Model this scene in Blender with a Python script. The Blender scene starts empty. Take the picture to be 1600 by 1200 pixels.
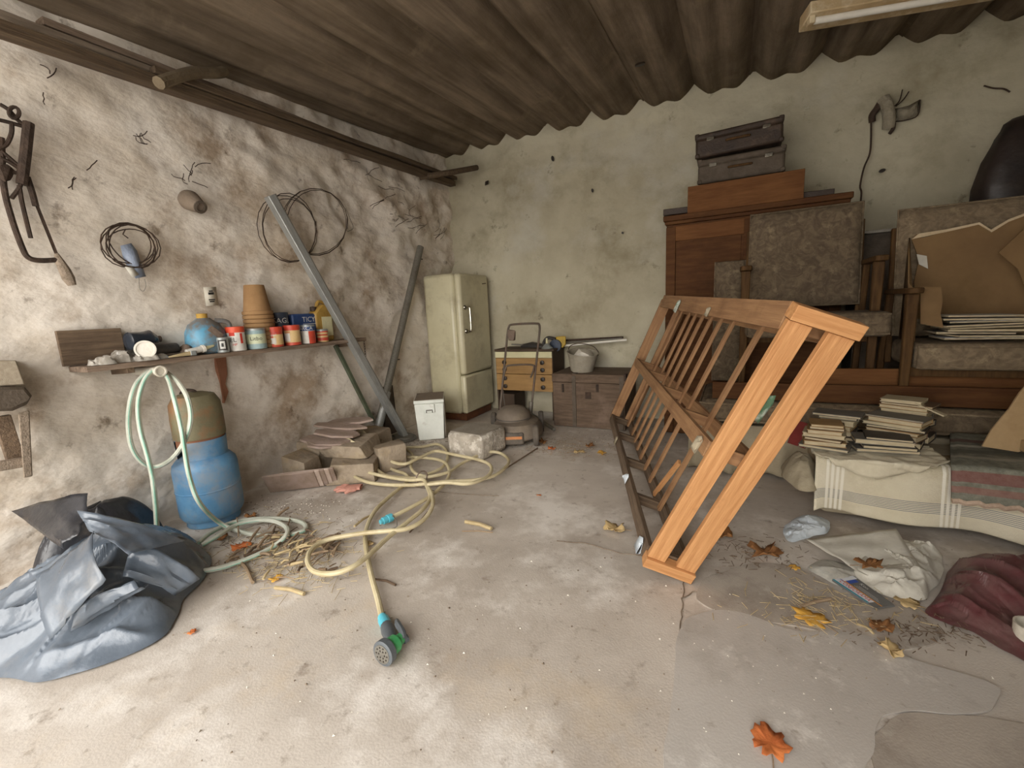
import bpy, bmesh, math, random
from mathutils import Vector, Matrix, noise
R = math.radians
sc = bpy.context.scene
COL = sc.collection
V = Vector

# ------------------------------------------------------------------ camera
FPX, PITCH, ROLL, YAW, CH = 680.0, R(9.6), R(2.8), R(27.0), 1.08
fw = V((-math.sin(YAW)*math.cos(PITCH), math.cos(YAW)*math.cos(PITCH), -math.sin(PITCH)))
rt = V((math.cos(YAW), math.sin(YAW), 0))
up = rt.cross(fw)
rt, up = rt*math.cos(ROLL) - up*math.sin(ROLL), up*math.cos(ROLL) + rt*math.sin(ROLL)
CAM = V((0, 0, CH))
cd = bpy.data.cameras.new('camera'); cam = bpy.data.objects.new('camera', cd); COL.objects.link(cam)
cd.sensor_width = 36.0; cd.lens = 36.0*FPX/1600.0; cd.clip_start = 0.02
m = Matrix((rt, up, -fw)).transposed().to_4x4(); m.translation = CAM
cam.matrix_world = m
sc.camera = cam
# ------------------------------------------------------------------ sky, exposure
w = bpy.data.worlds.new('overcast_sky'); sc.world = w; w.use_nodes = True
nt = w.node_tree
bgn = nt.nodes['Background']; bgn.inputs[1].default_value = 4.0
tc = nt.nodes.new('ShaderNodeTexCoord'); sx = nt.nodes.new('ShaderNodeSeparateXYZ'); rp = nt.nodes.new('ShaderNodeValToRGB')
nt.links.new(tc.outputs['Generated'], sx.inputs[0]); nt.links.new(sx.outputs[2], rp.inputs[0]); nt.links.new(rp.outputs[0], bgn.inputs[0])
rp.color_ramp.elements[0].color = (1.0, .955, .89, 1); rp.color_ramp.elements[1].color = (.94, .965, 1.0, 1)
sun = bpy.data.lights.new('hazy_sun', 'SUN'); sun.energy = 2.3; sun.angle = R(50); sun.color = (1.0, .95, .87)
so = bpy.data.objects.new('hazy_sun', sun); COL.objects.link(so)
so.rotation_euler = V((-.18, .86, -.42)).to_track_quat('-Z', 'Y').to_euler()
vs = sc.view_settings
vs.view_transform = 'Standard'; vs.look = 'None'; vs.gamma = 1.0; vs.use_curve_mapping = False
vs.exposure = 0.0

# ------------------------------------------------------------------ pixel -> place
def ray(u, v): return fw*FPX + rt*(u-800) - up*(v-600)
def pl(u, v, ax, val):
    d = ray(u, v); return CAM + d*((val-CAM[ax])/d[ax])
def F(u, v, z=0.0): return pl(u, v, 2, z)
def PX(u, v, x): return pl(u, v, 0, x)
def PY(u, v, y): return pl(u, v, 1, y)
XL, YB = -2.80, 4.20          # inner faces of the left and the back wall
rng = random.Random(7)
def fb(p, s, H=1.0, o=4): return noise.fractal(V(p)*s, H, 2.0, o)
def ridge(p, s):  return 1-abs(noise.noise(V(p)*s))*2

# ------------------------------------------------------------------ materials
def lin(c):
    if isinstance(c, str):
        c = [int(c[i:i+2], 16)/255 for i in (0, 2, 4)]
    return tuple((x/12.92 if x <= .04045 else ((x+.055)/1.055)**2.4) for x in c[:3]) + (1,)
MATS = {}
def pm(name, c1, c2=None, scale=6, thr=(.35, .65), rough=.75, metal=0, bump=.15, bscale=50, stretch=(1, 1, 1),
       dirt=None, damt=.6, dscale=3, dthr=(.5, .7), coat=0, alpha=1, trans=0, detail=6, world=False, dist=0, spec=.5, kind='noise'):
    mt = bpy.data.materials.new(name); MATS[name] = mt; mt.use_nodes = True
    t = mt.node_tree; n = t.nodes; L = t.links.new; b = n['Principled BSDF']
    b.inputs['Roughness'].default_value = rough; b.inputs['Metallic'].default_value = metal
    b.inputs['Specular IOR Level'].default_value = spec
    if coat: b.inputs['Coat Weight'].default_value = coat; b.inputs['Coat Roughness'].default_value = .15
    if trans: b.inputs['Transmission Weight'].default_value = trans
    if alpha < 1: b.inputs['Alpha'].default_value = alpha
    tcn = n.new('ShaderNodeTexCoord'); mp = n.new('ShaderNodeMapping'); mp.inputs['Scale'].default_value = stretch
    L(tcn.outputs['Object'], mp.inputs[0])
    out = None
    if c2 is None: c2 = c1
    if kind == 'vor':
        nz = n.new('ShaderNodeTexVoronoi'); nz.inputs['Scale'].default_value = scale; fac = nz.outputs['Distance']
    else:
        nz = n.new('ShaderNodeTexNoise'); nz.inputs['Scale'].default_value = scale; nz.inputs['Detail'].default_value = detail
        nz.inputs['Roughness'].default_value = .62; nz.inputs['Distortion'].default_value = dist; fac = nz.outputs[0]
    L(mp.outputs[0], nz.inputs['Vector'])
    r = n.new('ShaderNodeValToRGB'); e = r.color_ramp.elements
    e[0].position, e[1].position = thr; e[0].color = lin(c1); e[1].color = lin(c2)
    L(fac, r.inputs[0]); out = r.outputs[0]
    if dirt:
        for i, (dc, da, ds, dt) in enumerate(dirt if isinstance(dirt, list) else [(dirt, damt, dscale, dthr)]):
            nd = n.new('ShaderNodeTexNoise'); nd.inputs['Scale'].default_value = ds; nd.inputs['Detail'].default_value = 9
            nd.inputs['Roughness'].default_value = .68
            mo = n.new('ShaderNodeVectorMath'); mo.operation = 'ADD'; mo.inputs[1].default_value = (3.7*i+1.3, 9.1*i, 5.5)
            L(tcn.outputs['Object'], mo.inputs[0]); L(mo.outputs[0], nd.inputs['Vector'])
            rd = n.new('ShaderNodeValToRGB'); ee = rd.color_ramp.elements
            ee[0].position, ee[1].position = dt; ee[0].color = (0, 0, 0, 1); ee[1].color = (da, da, da, 1)
            L(nd.outputs[0], rd.inputs[0])
            mx = n.new('ShaderNodeMix'); mx.data_type = 'RGBA'; L(rd.outputs[0], mx.inputs[0]); L(out, mx.inputs[6])
            mx.inputs[7].default_value = lin(dc); out = mx.outputs[2]
    L(out, b.inputs['Base Color'])
    if bump:
        nb = n.new('ShaderNodeTexNoise'); nb.inputs['Scale'].default_value = bscale; nb.inputs['Detail'].default_value = 6
        L(mp.outputs[0], nb.inputs['Vector'])
        bp = n.new('ShaderNodeBump'); bp.inputs['Strength'].default_value = bump; bp.inputs['Distance'].default_value = .02
        L(nb.outputs[0], bp.inputs['Height']); L(bp.outputs[0], b.inputs['Normal'])
    return mt
GR = (.55, 9, 9)     # grain along local x
pm('plaster_left', 'cdbfac', 'e6ddd1', 2.2, (.3, .55), .95, bump=.4, bscale=26, spec=.15, dirt=[('a08a72', .8, 2.4, (.5, .64)), ('6d5a47', .8, 6, (.6, .70)), ('efe8df', .6, 3.0, (.54, .66)), ('3f342a', .7, 38, (.71, .75))], stretch=(1, .7, 1.1))
pm('plaster_back', 'a9a089', 'c6bfa8', 1.6, (.3, .65), .95, bump=.35, bscale=18, spec=.15, dirt=[('867c62', .6, 2.2, (.52, .72)), ('c9c6ba', .6, 1.1, (.55, .7)), ('5c523f', .6, 8, (.62, .72)), ('3f372a', .6, 42, (.72, .76))])
pm('concrete', 'b7aca0', 'd0c7bc', 1.4, (.3, .65), .82, bump=.10, bscale=160, spec=.3, dirt=[('94877a', .55, .9, (.47, .66)), ('e9e3db', .8, 2.0, (.5, .64)), ('8b7d6f', .7, 14, (.58, .7)), ('6a5d50', .7, 45, (.66, .72)), ('c9ae84', .4, .8, (.6, .72))])
pm('asbestos', '63574a', '92826f', 3, (.32, .68), .95, bump=.3, bscale=70, stretch=(5, .35, 1), spec=.1, dirt=[('50432f', .6, 1.3, (.45, .7)), ('9b8a72', .5, 4, (.58, .74))])  # lighter streaks along the sheets paint in the light lines on the ridges
pm('old_wood', '5b4a3a', '7b6752', 7, rough=.85, bump=.35, bscale=22, stretch=GR, dirt='3d3126')
pm('dark_pole', '4a3b2c', '66543f', 9, rough=.85, bump=.4, bscale=20, stretch=GR, dirt='2b2119')
pm('shelf_wood', '6c5a4a', '9a8674', 6, rough=.85, bump=.35, bscale=20, stretch=GR, dirt='4a3c30')
pm('grey_wood', '7a6c5c', '988877', 7, rough=.85, bump=.35, bscale=20, stretch=GR, dirt='584a3c')
pm('pine', 'b57f4e', 'cf9a66', 7, rough=.7, bump=.18, bscale=18, stretch=GR, dirt=[('8a5a30', .5, 9, (.6, .75)), ('a87345', .5, 2.2, (.5, .72))])
pm('pine_old', '8c6747', 'a8815a', 7, rough=.75, bump=.2, bscale=18, stretch=GR, dirt=[('6a4629', .7, 4, (.5, .72))])
pm('red_wood', '523420', '634328', 6, rough=.75, spec=.15, bump=.12, bscale=15, stretch=(.8, 6, 6), dirt='452c1a')
pm('panel_wood', '69452a', '7b5534', 6, rough=.8, spec=.15, bump=.1, bscale=15, stretch=(.8, 6, 6), dirt='5d3a24', damt=.4)
pm('chair_wood', '4b3520', '644a2c', 8, rough=.75, spec=.2, bump=.1, stretch=(6, 6, .7), dirt='45301f')
pm('desk_wood', '936f40', 'a8834e', 6, rough=.55, bump=.06, stretch=(.6, 6, 7), dirt='7d5c36', damt=.5, dscale=5)
pm('desk_side', '3c2d20', '4d3b2a', 5, rough=.7)
pm('chest_wood', '534335', '6d5a49', 7, rough=.85, bump=.25, bscale=25, stretch=(.7, 6, 6), dirt='8b7566', damt=.5, dscale=4)
pm('leatherette', '33271f', '46372c', 14, rough=.6, bump=.2, bscale=90, dirt='6d5a49', damt=.6, dscale=7, dthr=(.55, .7))
pm('leatherette_grey', '4f4437', '62564a', 12, rough=.75, bump=.2, bscale=90, dirt='37302a', damt=.6, dscale=6)
pm('enamel', 'c6be9e', 'd3ccae', 3, rough=.35, bump=.03, dirt=[('8a7d60', .6, 3, (.5, .72)), ('6b4a30', .8, 13, (.69, .74))])
pm('rust', '5c3a26', '7a4a2c', 14, rough=.9, bump=.3)
pm('chrome', 'b5b0a4', '8f897c', 18, rough=.25, metal=1, bump=.05)
pm('zinc', '9a9c9a', 'b9bab7', 30, rough=.5, metal=.55, bump=.1, stretch=GR, dirt='6a6863', damt=.5)
pm('dull_steel', '77736b', '8b877d', 12, rough=.6, metal=.5, bump=.1, stretch=GR, dirt='5a4c3e', damt=.6)
pm('dark_iron', '3a2f27', '524339', 18, rough=.85, metal=.3, bump=.4, bscale=60, dirt='6a4a33', damt=.5)
pm('green_bar', '47503f', '5c644f', 12, rough=.7, bump=.15, dirt='5b4a38')
pm('white_box', 'd9dcd3', 'e9ebe3', 8, rough=.5, bump=.03, dirt=[('9d907d', .6, 9, (.6, .75))])
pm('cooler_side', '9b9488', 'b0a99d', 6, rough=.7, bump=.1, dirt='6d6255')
pm('dust_lid', '75675a', '877868', 9, rough=.95, bump=.2)
pm('stone_box', '9b9183', 'bdb4a6', 9, rough=.9, bump=.5, bscale=60, dirt=[('d9d2c6', .9, 16, (.5, .6)), ('6b5f52', .7, 6, (.58, .7))])
pm('foam_top', '8d8579', 'a0978a', 7, rough=.9, bump=.2)
pm('stone', '8b7c6a', 'a79884', 7, rough=.95, bump=.5, bscale=30, dirt=[('b59c6f', .6, 3, (.52, .68)), ('6a5c4c', .5, 9, (.55, .7))])
pm('slate', '8f7c6c', 'a8948a', 8, rough=.9, bump=.3, bscale=30, dirt='6f6054')
pm('tile_edge', 'b7a294', 'd0bfb2', 8, rough=.85, bump=.2, dirt='8d7a6b')
pm('gas_blue', '4d80aa', '6798bd', 4, rough=.5, bump=.06, dirt=[('8f9498', .85, 5, (.46, .64)), ('3f6c94', .5, 9, (.55, .7))])
pm('gas_cap', '6f694f', '857d62', 3, rough=.65, bump=.12, dirt=[('8f6442', .8, 3.2, (.54, .64)), ('5e5640', .5, 8, (.55, .7))])
pm('hose_cream', 'bfb18c', 'd0c4a2', 9, rough=.55, bump=.05, dirt='9b8962', damt=.6, dscale=7)
pm('hose_green', 'b9beb0', 'd3d4c6', 9, rough=.5, bump=.05, dirt='8a8f7c', damt=.5, dscale=8)
pm('hose_stripe', '79ae98', 'a9c9b8', 9, rough=.5, bump=.0)
pm('bag_grey', '5a636e', '6c7580', 5, rough=.2, bump=.2, bscale=16, spec=.6, dirt=[('8d8880', .5, 3, (.58, .74)), ('434a54', .5, 2, (.5, .7))])
pm('bag_black', '26272b', '3a3b40', 5, rough=.28, bump=.35, bscale=16, spec=.6, dirt=[('75695c', .7, 4, (.52, .68))])
pm('bag_red', '5b3234', '6d4244', 4, rough=.34, bump=.3, bscale=14, spec=.5, dirt=[('76625d', .8, 3, (.46, .66)), ('7a2530', .6, 2.2, (.6, .72))])
pm('pale_wood', '9c8f7c', 'b3a692', 7, rough=.9, bump=.2, stretch=GR, dirt='7b6c5a')
pm('bag_dark', '241d1b', '332925', 5, rough=.45, bump=.3, bscale=12, dirt='4d4038', damt=.5)
pm('paper', 'c4bfb2', 'd6d2c6', 7, rough=.9, bump=.25, bscale=14, dirt=[('8f8474', .7, 5, (.5, .7))])
pm('paper_blue', 'c3cdd6', 'd8dfe4', 7, rough=.85, bump=.2, bscale=14, dirt='8d96a0', damt=.5)
pm('newsprint', 'a9a69d', 'bdb9ae', 60, rough=.9, bump=.1)
pm('magazine_dark', '5d5c5b', '70706e', 9, rough=.5, bump=.05)
pm('magazine_light', 'd3d6dc', 'e2e4e8', 9, rough=.5, bump=.03)
pm('ink_teal', '3d8fa0'); pm('ink_red', 'c03a2a'); pm('ink_blue', '3a55a5'); pm('ink_black', '26231f'); pm('ink_white', 'd6d6d2'); pm('ink_orange', 'd99a50')
pm('cardboard', '7d6242', '8c704c', 3, rough=.92, bump=.08, bscale=30, dirt='67502f', damt=.4)
pm('cardboard_pale', 'a98e68', 'bb9f78', 5, rough=.92, bump=.2, dirt='8a6d48')
pm('torn_edge', 'c9b391', 'd8c5a6', 9, rough=.95, bump=.4)
pm('floral', '5f5141', '7b6b55', 16, (.38, .62), rough=.95, bump=.3, bscale=40, dist=1.6, dirt=[('a08f72', .5, 17, (.56, .66)), ('4a3d30', .6, 3, (.5, .7))])
pm('floral_light', '746450', '8f7e66', 16, (.38, .62), rough=.95, bump=.3, bscale=40, dist=1.6, dirt=[('b3a283', .6, 15, (.55, .66)), ('5b4a38', .6, 3, (.55, .75))])
pm('linen', 'cdc3aa', 'ddd4bd', 3, rough=.95, bump=.15, bscale=120, dirt='a89a7c', damt=.5, dscale=3)
pm('linen_dirty', '9c9079', 'b3a78f', 3, rough=.95, bump=.25, bscale=30, dirt=[('75684f', .6, 3, (.5, .7))])
pm('stripe_blue', '6a7280', '7a828e', 9, rough=.95, bump=.1)
pm('stripe_cream', 'e6dfcd', rough=.95, bump=.1)
pm('blanket', '6f6d60', '8b897a', 30, rough=1, bump=.6, bscale=120, dirt=[('565347', .7, 3, (.5, .7))])
pm('blanket_red', '7d3d3b', '96504c', 30, rough=1, bump=.6, bscale=120, dirt='6f6d60', damt=.4, dscale=8)
pm('blanket_pale', 'b0a997', 'c4bdab', 40, rough=1, bump=.6, bscale=120)
pm('fringe', 'b39a86', 'c9b19c', 40, rough=1, bump=.6)
pm('page', 'b9a886', 'd3c5a6', 30, rough=.95, bump=.2, bscale=80, stretch=(1, 1, 12))
pm('cover_brown', '5a4430', '6f5740', 6, rough=.7); pm('cover_tan', '9a7a50', 'ab8b60', 6, rough=.7)
pm('cover_grey', '6c675f', '7f796f', 6, rough=.7); pm('cover_red', '6b2320', '7d2e2a', 6, rough=.6); pm('cover_dark', '35302c', '453e38', 6, rough=.6)
pm('cover_cream', 'b3a689', 'c2b597', 6, rough=.7)
pm('leaf_orange', 'b8602f', 'cf7a40', 12, rough=.8, bump=.2); pm('leaf_yellow', 'cf9a3a', 'dfae50', 12, rough=.8, bump=.2)
pm('leaf_brown', '80552f', '9b6c3e', 12, rough=.85, bump=.3); pm('leaf_pale', 'b59a6a', 'c7ad7e', 12, rough=.85, bump=.2)
pm('twig', '8a745c', 'a58f74', 14, rough=.9, bump=.3, stretch=GR); pm('straw', 'a8946e', 'c0ad86', 14, rough=.9, bump=.1); pm('twig_dark', '5d4a3a', '75614d', 14, rough=.9, bump=.3, stretch=GR)
pm('crumbs', '6b5d4e', '8e8070', 20, rough=1, bump=.2); pm('chips', 'cfc8bb', 'dfd9cd', 20, rough=.95, bump=.2)
pm('jug_blue', '4f8fb0', '64a2c0', 3, rough=.45, bump=.05, dirt=[('74675a', .9, 5, (.42, .54))])
pm('bottle_dark', '252a33', '3a4048', 4, rough=.22, bump=.15, bscale=12, dirt=[('6d6258', .7, 5, (.5, .66)), ('2c4f73', .7, 3, (.55, .65))])
pm('yellow_jug', 'a5813a', 'b8954c', 4, rough=.45, bump=.05, dirt='5b4426', damt=.7, dscale=5)
pm('cap_gold', 'b08a3a', 'c09a4a'); pm('label_cream', 'c9c29a', 'd3cca6', rough=.6)
pm('black_plastic', '2b2826', '3a3633', 10, rough=.5, dirt='6d6155', damt=.5); pm('tin_grey', '9aa0a0', 'adb3b2', 12, rough=.4, metal=.5, dirt='6d675d')
pm('tin_white', 'd6d4cd', 'e2e0d9', 8, rough=.45, dirt='a39888', damt=.5, dscale=8); pm('tin_red', 'bd4030', 'cc5038', 8, rough=.45, dirt='8a3a2c', damt=.5, dscale=9)
pm('lid_orange', 'd1482c', 'dd5c3a', 8, rough=.5); pm('tin_aqua', '8fa8ac', 'a4bbbd', 8, rough=.45, dirt='75857f', damt=.5, dscale=8)
pm('tin_lime', 'c3c9a6', 'd0d5b6', 8, rough=.5); pm('tin_cream', 'cfae76', 'dcc08c', 9, rough=.5, dirt='a98055', damt=.5, dscale=10)
pm('tin_navy', '2b3446', '364052', 8, rough=.5); pm('tin_blue', '26406f', '31508a', 8, rough=.45, dirt='1f2d4a', damt=.5)
pm('pot_clay', '8c6a45', 'a07d55', 6, rough=.9, bump=.15, dirt='76583a', damt=.5)
pm('clear_plastic', '8a847a', 'c2bdb4', 14, rough=.22, bump=.4, bscale=14, spec=.7, dirt='7b7064', damt=.6, dscale=8)
pm('rag', '6f5f52', '857467', 7, rough=.95, bump=.4, bscale=30, dirt='4c3f36'); pm('glove', 'c48a7a', 'd59d8c', 9, rough=.8, bump=.25, bscale=40, dirt='9b6455', damt=.6)
pm('mower_body', '675c50', '7a6e61', 6, rough=.8, bump=.15, dirt='92836f', damt=.6, dscale=4); pm('mower_orange', 'c67a45', 'd18c58', 8, rough=.7, dirt='8a6a50', damt=.6)
pm('rubber', '504a44', '625b53', 10, rough=.9, dirt='857868', damt=.7); pm('tool_yellow', 'a8892c', 'bb9c3c', 8, rough=.55, dirt='4f4220', damt=.7, dscale=9)
pm('bucket', '8e8676', 'a59d8d', 7, rough=.8, bump=.15, dirt='6a6152', damt=.7); pm('mower_rod', '5b5046', '6d6156', 10, rough=.6, metal=.4, dirt='7d4a30', damt=.6, dscale=9)
pm('nozzle_green', '3f9a5c', '4faa6b', 8, rough=.4); pm('nozzle_grey', '4d5256', '5d6266', 8, rough=.45); pm('aqua', '4fb0c4', '6cc3d3', 8, rough=.4); pm('knob', '221a14', '2e241c', 8, rough=.4)
pm('tube_white', 'e4dfd2', 'efeae0', 8, rough=.3); pm('fixture', 'b39a72', 'c4ab84', 6, rough=.7, bump=.2, dirt=[('d9c9a8', .8, 9, (.5, .62)), ('5b4730', .8, 15, (.66, .74))])
pm('socket_white', 'cfc8b8', 'dbd4c5', 6, rough=.5, dirt='8d8270'); pm('bracket_wood', '6c5e4a', '80725c', 9, rough=.9, bump=.3)
pm('blue_film', '8793a8', 'a0aabc', 6, rough=.4, bump=.3); pm('cobweb', '8d8472', '9f9683', 20, rough=1, bump=.5)
pm('rust_paint', '7d5038', '8f6248', 12, rough=.8, bump=.1); pm('cloth_green', '5a7d62', 'c4c9bf', 9, (.45, .55), rough=.95)

# ------------------------------------------------------------------ builders
ROOT = {}
class MB:
    def __init__(s, M=None): s.v = []; s.f = []; s.M = M
    def add(s, vs_, fs_):
        k = len(s.v)
        s.v += [(s.M @ V(p) if s.M else V(p)) for p in vs_]; s.f += [tuple(i+k for i in f) for f in fs_]; return s
    def box(s, c, d, Rm=None):
        c = V(c); o = []
        for z in (-.5, .5):
            for y in (-.5, .5):
                for x in (-.5, .5):
                    p = V((x*d[0], y*d[1], z*d[2])); o.append(c + (Rm @ p if Rm else p))
        return s.add(o, [(0, 2, 3, 1), (4, 5, 7, 6), (0, 1, 5, 4), (2, 6, 7, 3), (0, 4, 6, 2), (1, 3, 7, 5)])
    def hexa(s, p): # 8 corners: bottom 0-3 ccw, top 4-7
        return s.add(p, [(3, 2, 1, 0), (4, 5, 6, 7), (0, 1, 5, 4), (1, 2, 6, 5), (2, 3, 7, 6), (3, 0, 4, 7)])
    def bar(s, p0, p1, w_, t_, upv=(0, 0, 1)):
        p0, p1 = V(p0), V(p1); x = (p1-p0).normalized(); y = V(upv).cross(x).normalized(); z = x.cross(y)
        return s.box((p0+p1)/2, ((p1-p0).length, w_, t_), Matrix((x, y, z)).transposed())
    def tube(s, pts, r, n=8, closed=False, caps=True):
        pts = [V(p) for p in pts]; N = len(pts); rs = r if isinstance(r, (list, tuple)) else [r]*N
        o = []; prev = None
        for i, p in enumerate(pts):
            a = pts[(i-1) % N] if (closed or i > 0) else p; b = pts[(i+1) % N] if (closed or i < N-1) else p
            t = (b-a); t = t.normalized() if t.length > 1e-9 else V((0, 0, 1))
            if prev is None:
                q = V((0, 0, 1)) if abs(t.z) < .9 else V((1, 0, 0)); nx = t.cross(q).normalized()
            else:
                nx = (prev - t*prev.dot(t)); nx = nx.normalized() if nx.length > 1e-6 else t.orthogonal().normalized()
            prev = nx; ny = t.cross(nx)
            o += [p + (nx*math.cos(2*math.pi*k/n) + ny*math.sin(2*math.pi*k/n))*rs[i] for k in range(n)]
        f = []
        for i in range(N if closed else N-1):
            j = (i+1) % N
            f += [(i*n+k, i*n+(k+1) % n, j*n+(k+1) % n, j*n+k) for k in range(n)]
        if caps and not closed:
            f += [tuple(range(n))[::-1], tuple((N-1)*n+k for k in range(n))]
        return s.add(o, f)
    def lathe(s, prof, n=24, M=None, a0=0, a1=2*math.pi, ell=1.0):
        full = abs(a1-a0-2*math.pi) < 1e-6; cols = n if full else n+1
        o = [V((r*math.cos(a0+(a1-a0)*k/n), ell*r*math.sin(a0+(a1-a0)*k/n), z)) for r, z in prof for k in range(cols)]
        if M: o = [M @ p for p in o]
        f = []
        for i in range(len(prof)-1):
            for k in range(n):
                k2 = (k+1) % cols
                f.append((i*cols+k, i*cols+k2, (i+1)*cols+k2, (i+1)*cols+k))
        if full:
            if prof[0][0] > 1e-5: f.append(tuple(range(cols))[::-1])
            if prof[-1][0] > 1e-5: f.append(tuple((len(prof)-1)*cols+k for k in range(cols)))
        return s.add(o, f)
    def prism(s, poly, z0, z1, M=None):
        n = len(poly); o = [V((x, y, z0)) for x, y in poly] + [V((x, y, z1)) for x, y in poly]
        if M: o = [M @ p for p in o]
        return s.add(o, [tuple(range(n))[::-1], tuple(range(n, 2*n))] + [(k, (k+1) % n, n+(k+1) % n, n+k) for k in range(n)])
    def grid(s, fn, nu, nv, loop=False):
        o = [V(fn(i/nu, j/nv)) for j in range(nv+1) for i in range(nu if loop else nu+1)]; c = nu if loop else nu+1
        return s.add(o, [(j*c+i, j*c+(i+1) % c, (j+1)*c+(i+1) % c, (j+1)*c+i) for j in range(nv) for i in range(nu)])
    def hull(s, pts):
        bm = bmesh.new()
        for p in pts: bm.verts.new(V(p))
        r = bmesh.ops.convex_hull(bm, input=bm.verts)
        bmesh.ops.delete(bm, geom=[g for g in r['geom_interior'] if isinstance(g, bmesh.types.BMVert)], context='VERTS')
        bm.verts.index_update(); o = [v.co.copy() for v in bm.verts]; fs_ = [[v.index for v in f.verts] for f in bm.faces]; bm.free()
        return s.add(o, fs_)
def mesh(name, mb, mat, off, ang=35):
    me = bpy.data.meshes.new(name); me.from_pydata([v-off for v in mb.v], [], mb.f); me.validate()
    bm = bmesh.new(); bm.from_mesh(me); bmesh.ops.remove_doubles(bm, verts=bm.verts, dist=1e-5); bmesh.ops.recalc_face_normals(bm, faces=bm.faces); bm.to_mesh(me); bm.free()
    me.materials.append(MATS[mat])
    me.shade_smooth()
    try: me.set_sharp_from_angle(angle=R(ang))
    except Exception: pass
    return me
def finish(o, bev, sol):
    if sol:
        md = o.modifiers.new('thickness', 'SOLIDIFY'); md.thickness = sol; md.offset = 0
    if bev:
        md = o.modifiers.new('soft_edges', 'BEVEL'); md.width = bev; md.segments = 2; md.limit_method = 'ANGLE'; md.angle_limit = R(35)
def tag(o, label=None, cat=None, group=None, kind=None):
    if label: o['label'] = label
    if cat: o['category'] = cat
    if group: o['group'] = group
    if kind: o['kind'] = kind
    return o
def T(name, label, cat, loc, group=None):
    o = bpy.data.objects.new(name, None); o.empty_display_size = .05; COL.objects.link(o); o.location = loc; ROOT[o] = V(loc); return tag(o, label, cat, group)
def P(name, mb, mat, par, bev=0, sol=0, ang=35, label=None, kind=None):
    off = ROOT[par]; o = bpy.data.objects.new(name, mesh(name, mb, mat, off, ang)); COL.objects.link(o); o.parent = par; ROOT[o] = off
    finish(o, bev, sol); return tag(o, label, kind=kind)
def base(mb):
    xs = [v.x for v in mb.v]; ys = [v.y for v in mb.v]; return V(((min(xs)+max(xs))/2, (min(ys)+max(ys))/2, min(v.z for v in mb.v)))
def O(name, mb, mat, label, cat, group=None, bev=0, sol=0, ang=35, kind=None):
    off = base(mb); o = bpy.data.objects.new(name, mesh(name, mb, mat, off, ang)); COL.objects.link(o); o.location = off; ROOT[o] = off
    finish(o, bev, sol); return tag(o, label, cat, group, kind)
def S(name, mb, mat, par=None, ang=35, bev=0, sol=0):
    off = ROOT[par] if par else V((0, 0, 0)); o = bpy.data.objects.new(name, mesh(name, mb, mat, off, ang)); COL.objects.link(o); ROOT[o] = off
    if par: o.parent = par
    else: o['kind'] = 'structure'
    finish(o, bev, sol); return o
def frame(p0, p1, upv=(0, 0, 1)):
    p0, p1 = V(p0), V(p1); x = (p1-p0).normalized(); y = V(upv).cross(x).normalized(); z = x.cross(y)
    mm = Matrix((x, y, z)).transposed().to_4x4(); mm.translation = (p0+p1)/2; return mm
def board(name, p0, p1, w_, t_, mat, par=None, upv=(0, 0, 1), bev=.002, label=None, cat=None, group=None, wob=0):
    """a straight board: grain along its length, w_ across (level), t_ along upv"""
    Mw = frame(p0, p1, upv); ln = (V(p1)-V(p0)).length
    mb = MB(); n = 6 if wob else 1
    ph = rng.random()*9
    def cs(i):
        x = -ln/2+ln*i/n; dy = wob*noise.noise(V((x*2+ph, 0, 0))); dz = wob*noise.noise(V((x*2+ph, 7, 0)))
        return [(x, -w_/2+dy, -t_/2+dz), (x, w_/2+dy, -t_/2+dz), (x, w_/2+dy, t_/2+dz), (x, -w_/2+dy, t_/2+dz)]
    o_ = sum([cs(i) for i in range(n+1)], [])
    fs_ = [(3, 2, 1, 0), tuple(n*4+k for k in range(4))]
    for i in range(n): fs_ += [(i*4+k, i*4+(k+1) % 4, i*4+4+(k+1) % 4, i*4+4+k) for k in range(4)]
    mb.add(o_, fs_)
    o = bpy.data.objects.new(name, mesh(name, mb, mat, V((0, 0, 0)))); COL.objects.link(o)
    if par:
        o.parent = par; Mw.translation -= ROOT[par]
    o.matrix_basis = Mw; finish(o, bev, 0); return tag(o, label, cat, group)
def cr(pts, k=8, closed=False):
    """smooth curve through points"""
    pts = [V(p) for p in pts]; n = len(pts); out = []
    for i in range(n if closed else n-1):
        g = (lambda j: pts[j % n]) if closed else (lambda j: pts[min(max(j, 0), n-1)])
        a, b, c, d = g(i-1), g(i), g(i+1), g(i+2)
        for q in range(k):
            t = q/k; out.append(.5*((2*b) + (c-a)*t + (2*a-5*b+4*c-d)*t*t + (3*b-a-3*c+d)*t**3))
    if not closed: out.append(pts[-1])
    return out
def text(body, size):
    cu = bpy.data.curves.new('lettering', 'FONT'); cu.body = body; cu.size = size; cu.align_x = 'CENTER'; cu.resolution_u = 2
    o = bpy.data.objects.new('lettering', cu); COL.objects.link(o)
    me = o.to_mesh(); vs_ = [v.co.copy() for v in me.vertices]; fs_ = [tuple(p.vertices) for p in me.polygons]
    o.to_mesh_clear(); COL.objects.unlink(o); bpy.data.objects.remove(o); bpy.data.curves.remove(cu)
    return vs_, fs_
def letters(body, size, mp_):
    a, f = text(body, size); return MB().add([mp_(p.x, p.y) for p in a], f)
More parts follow.
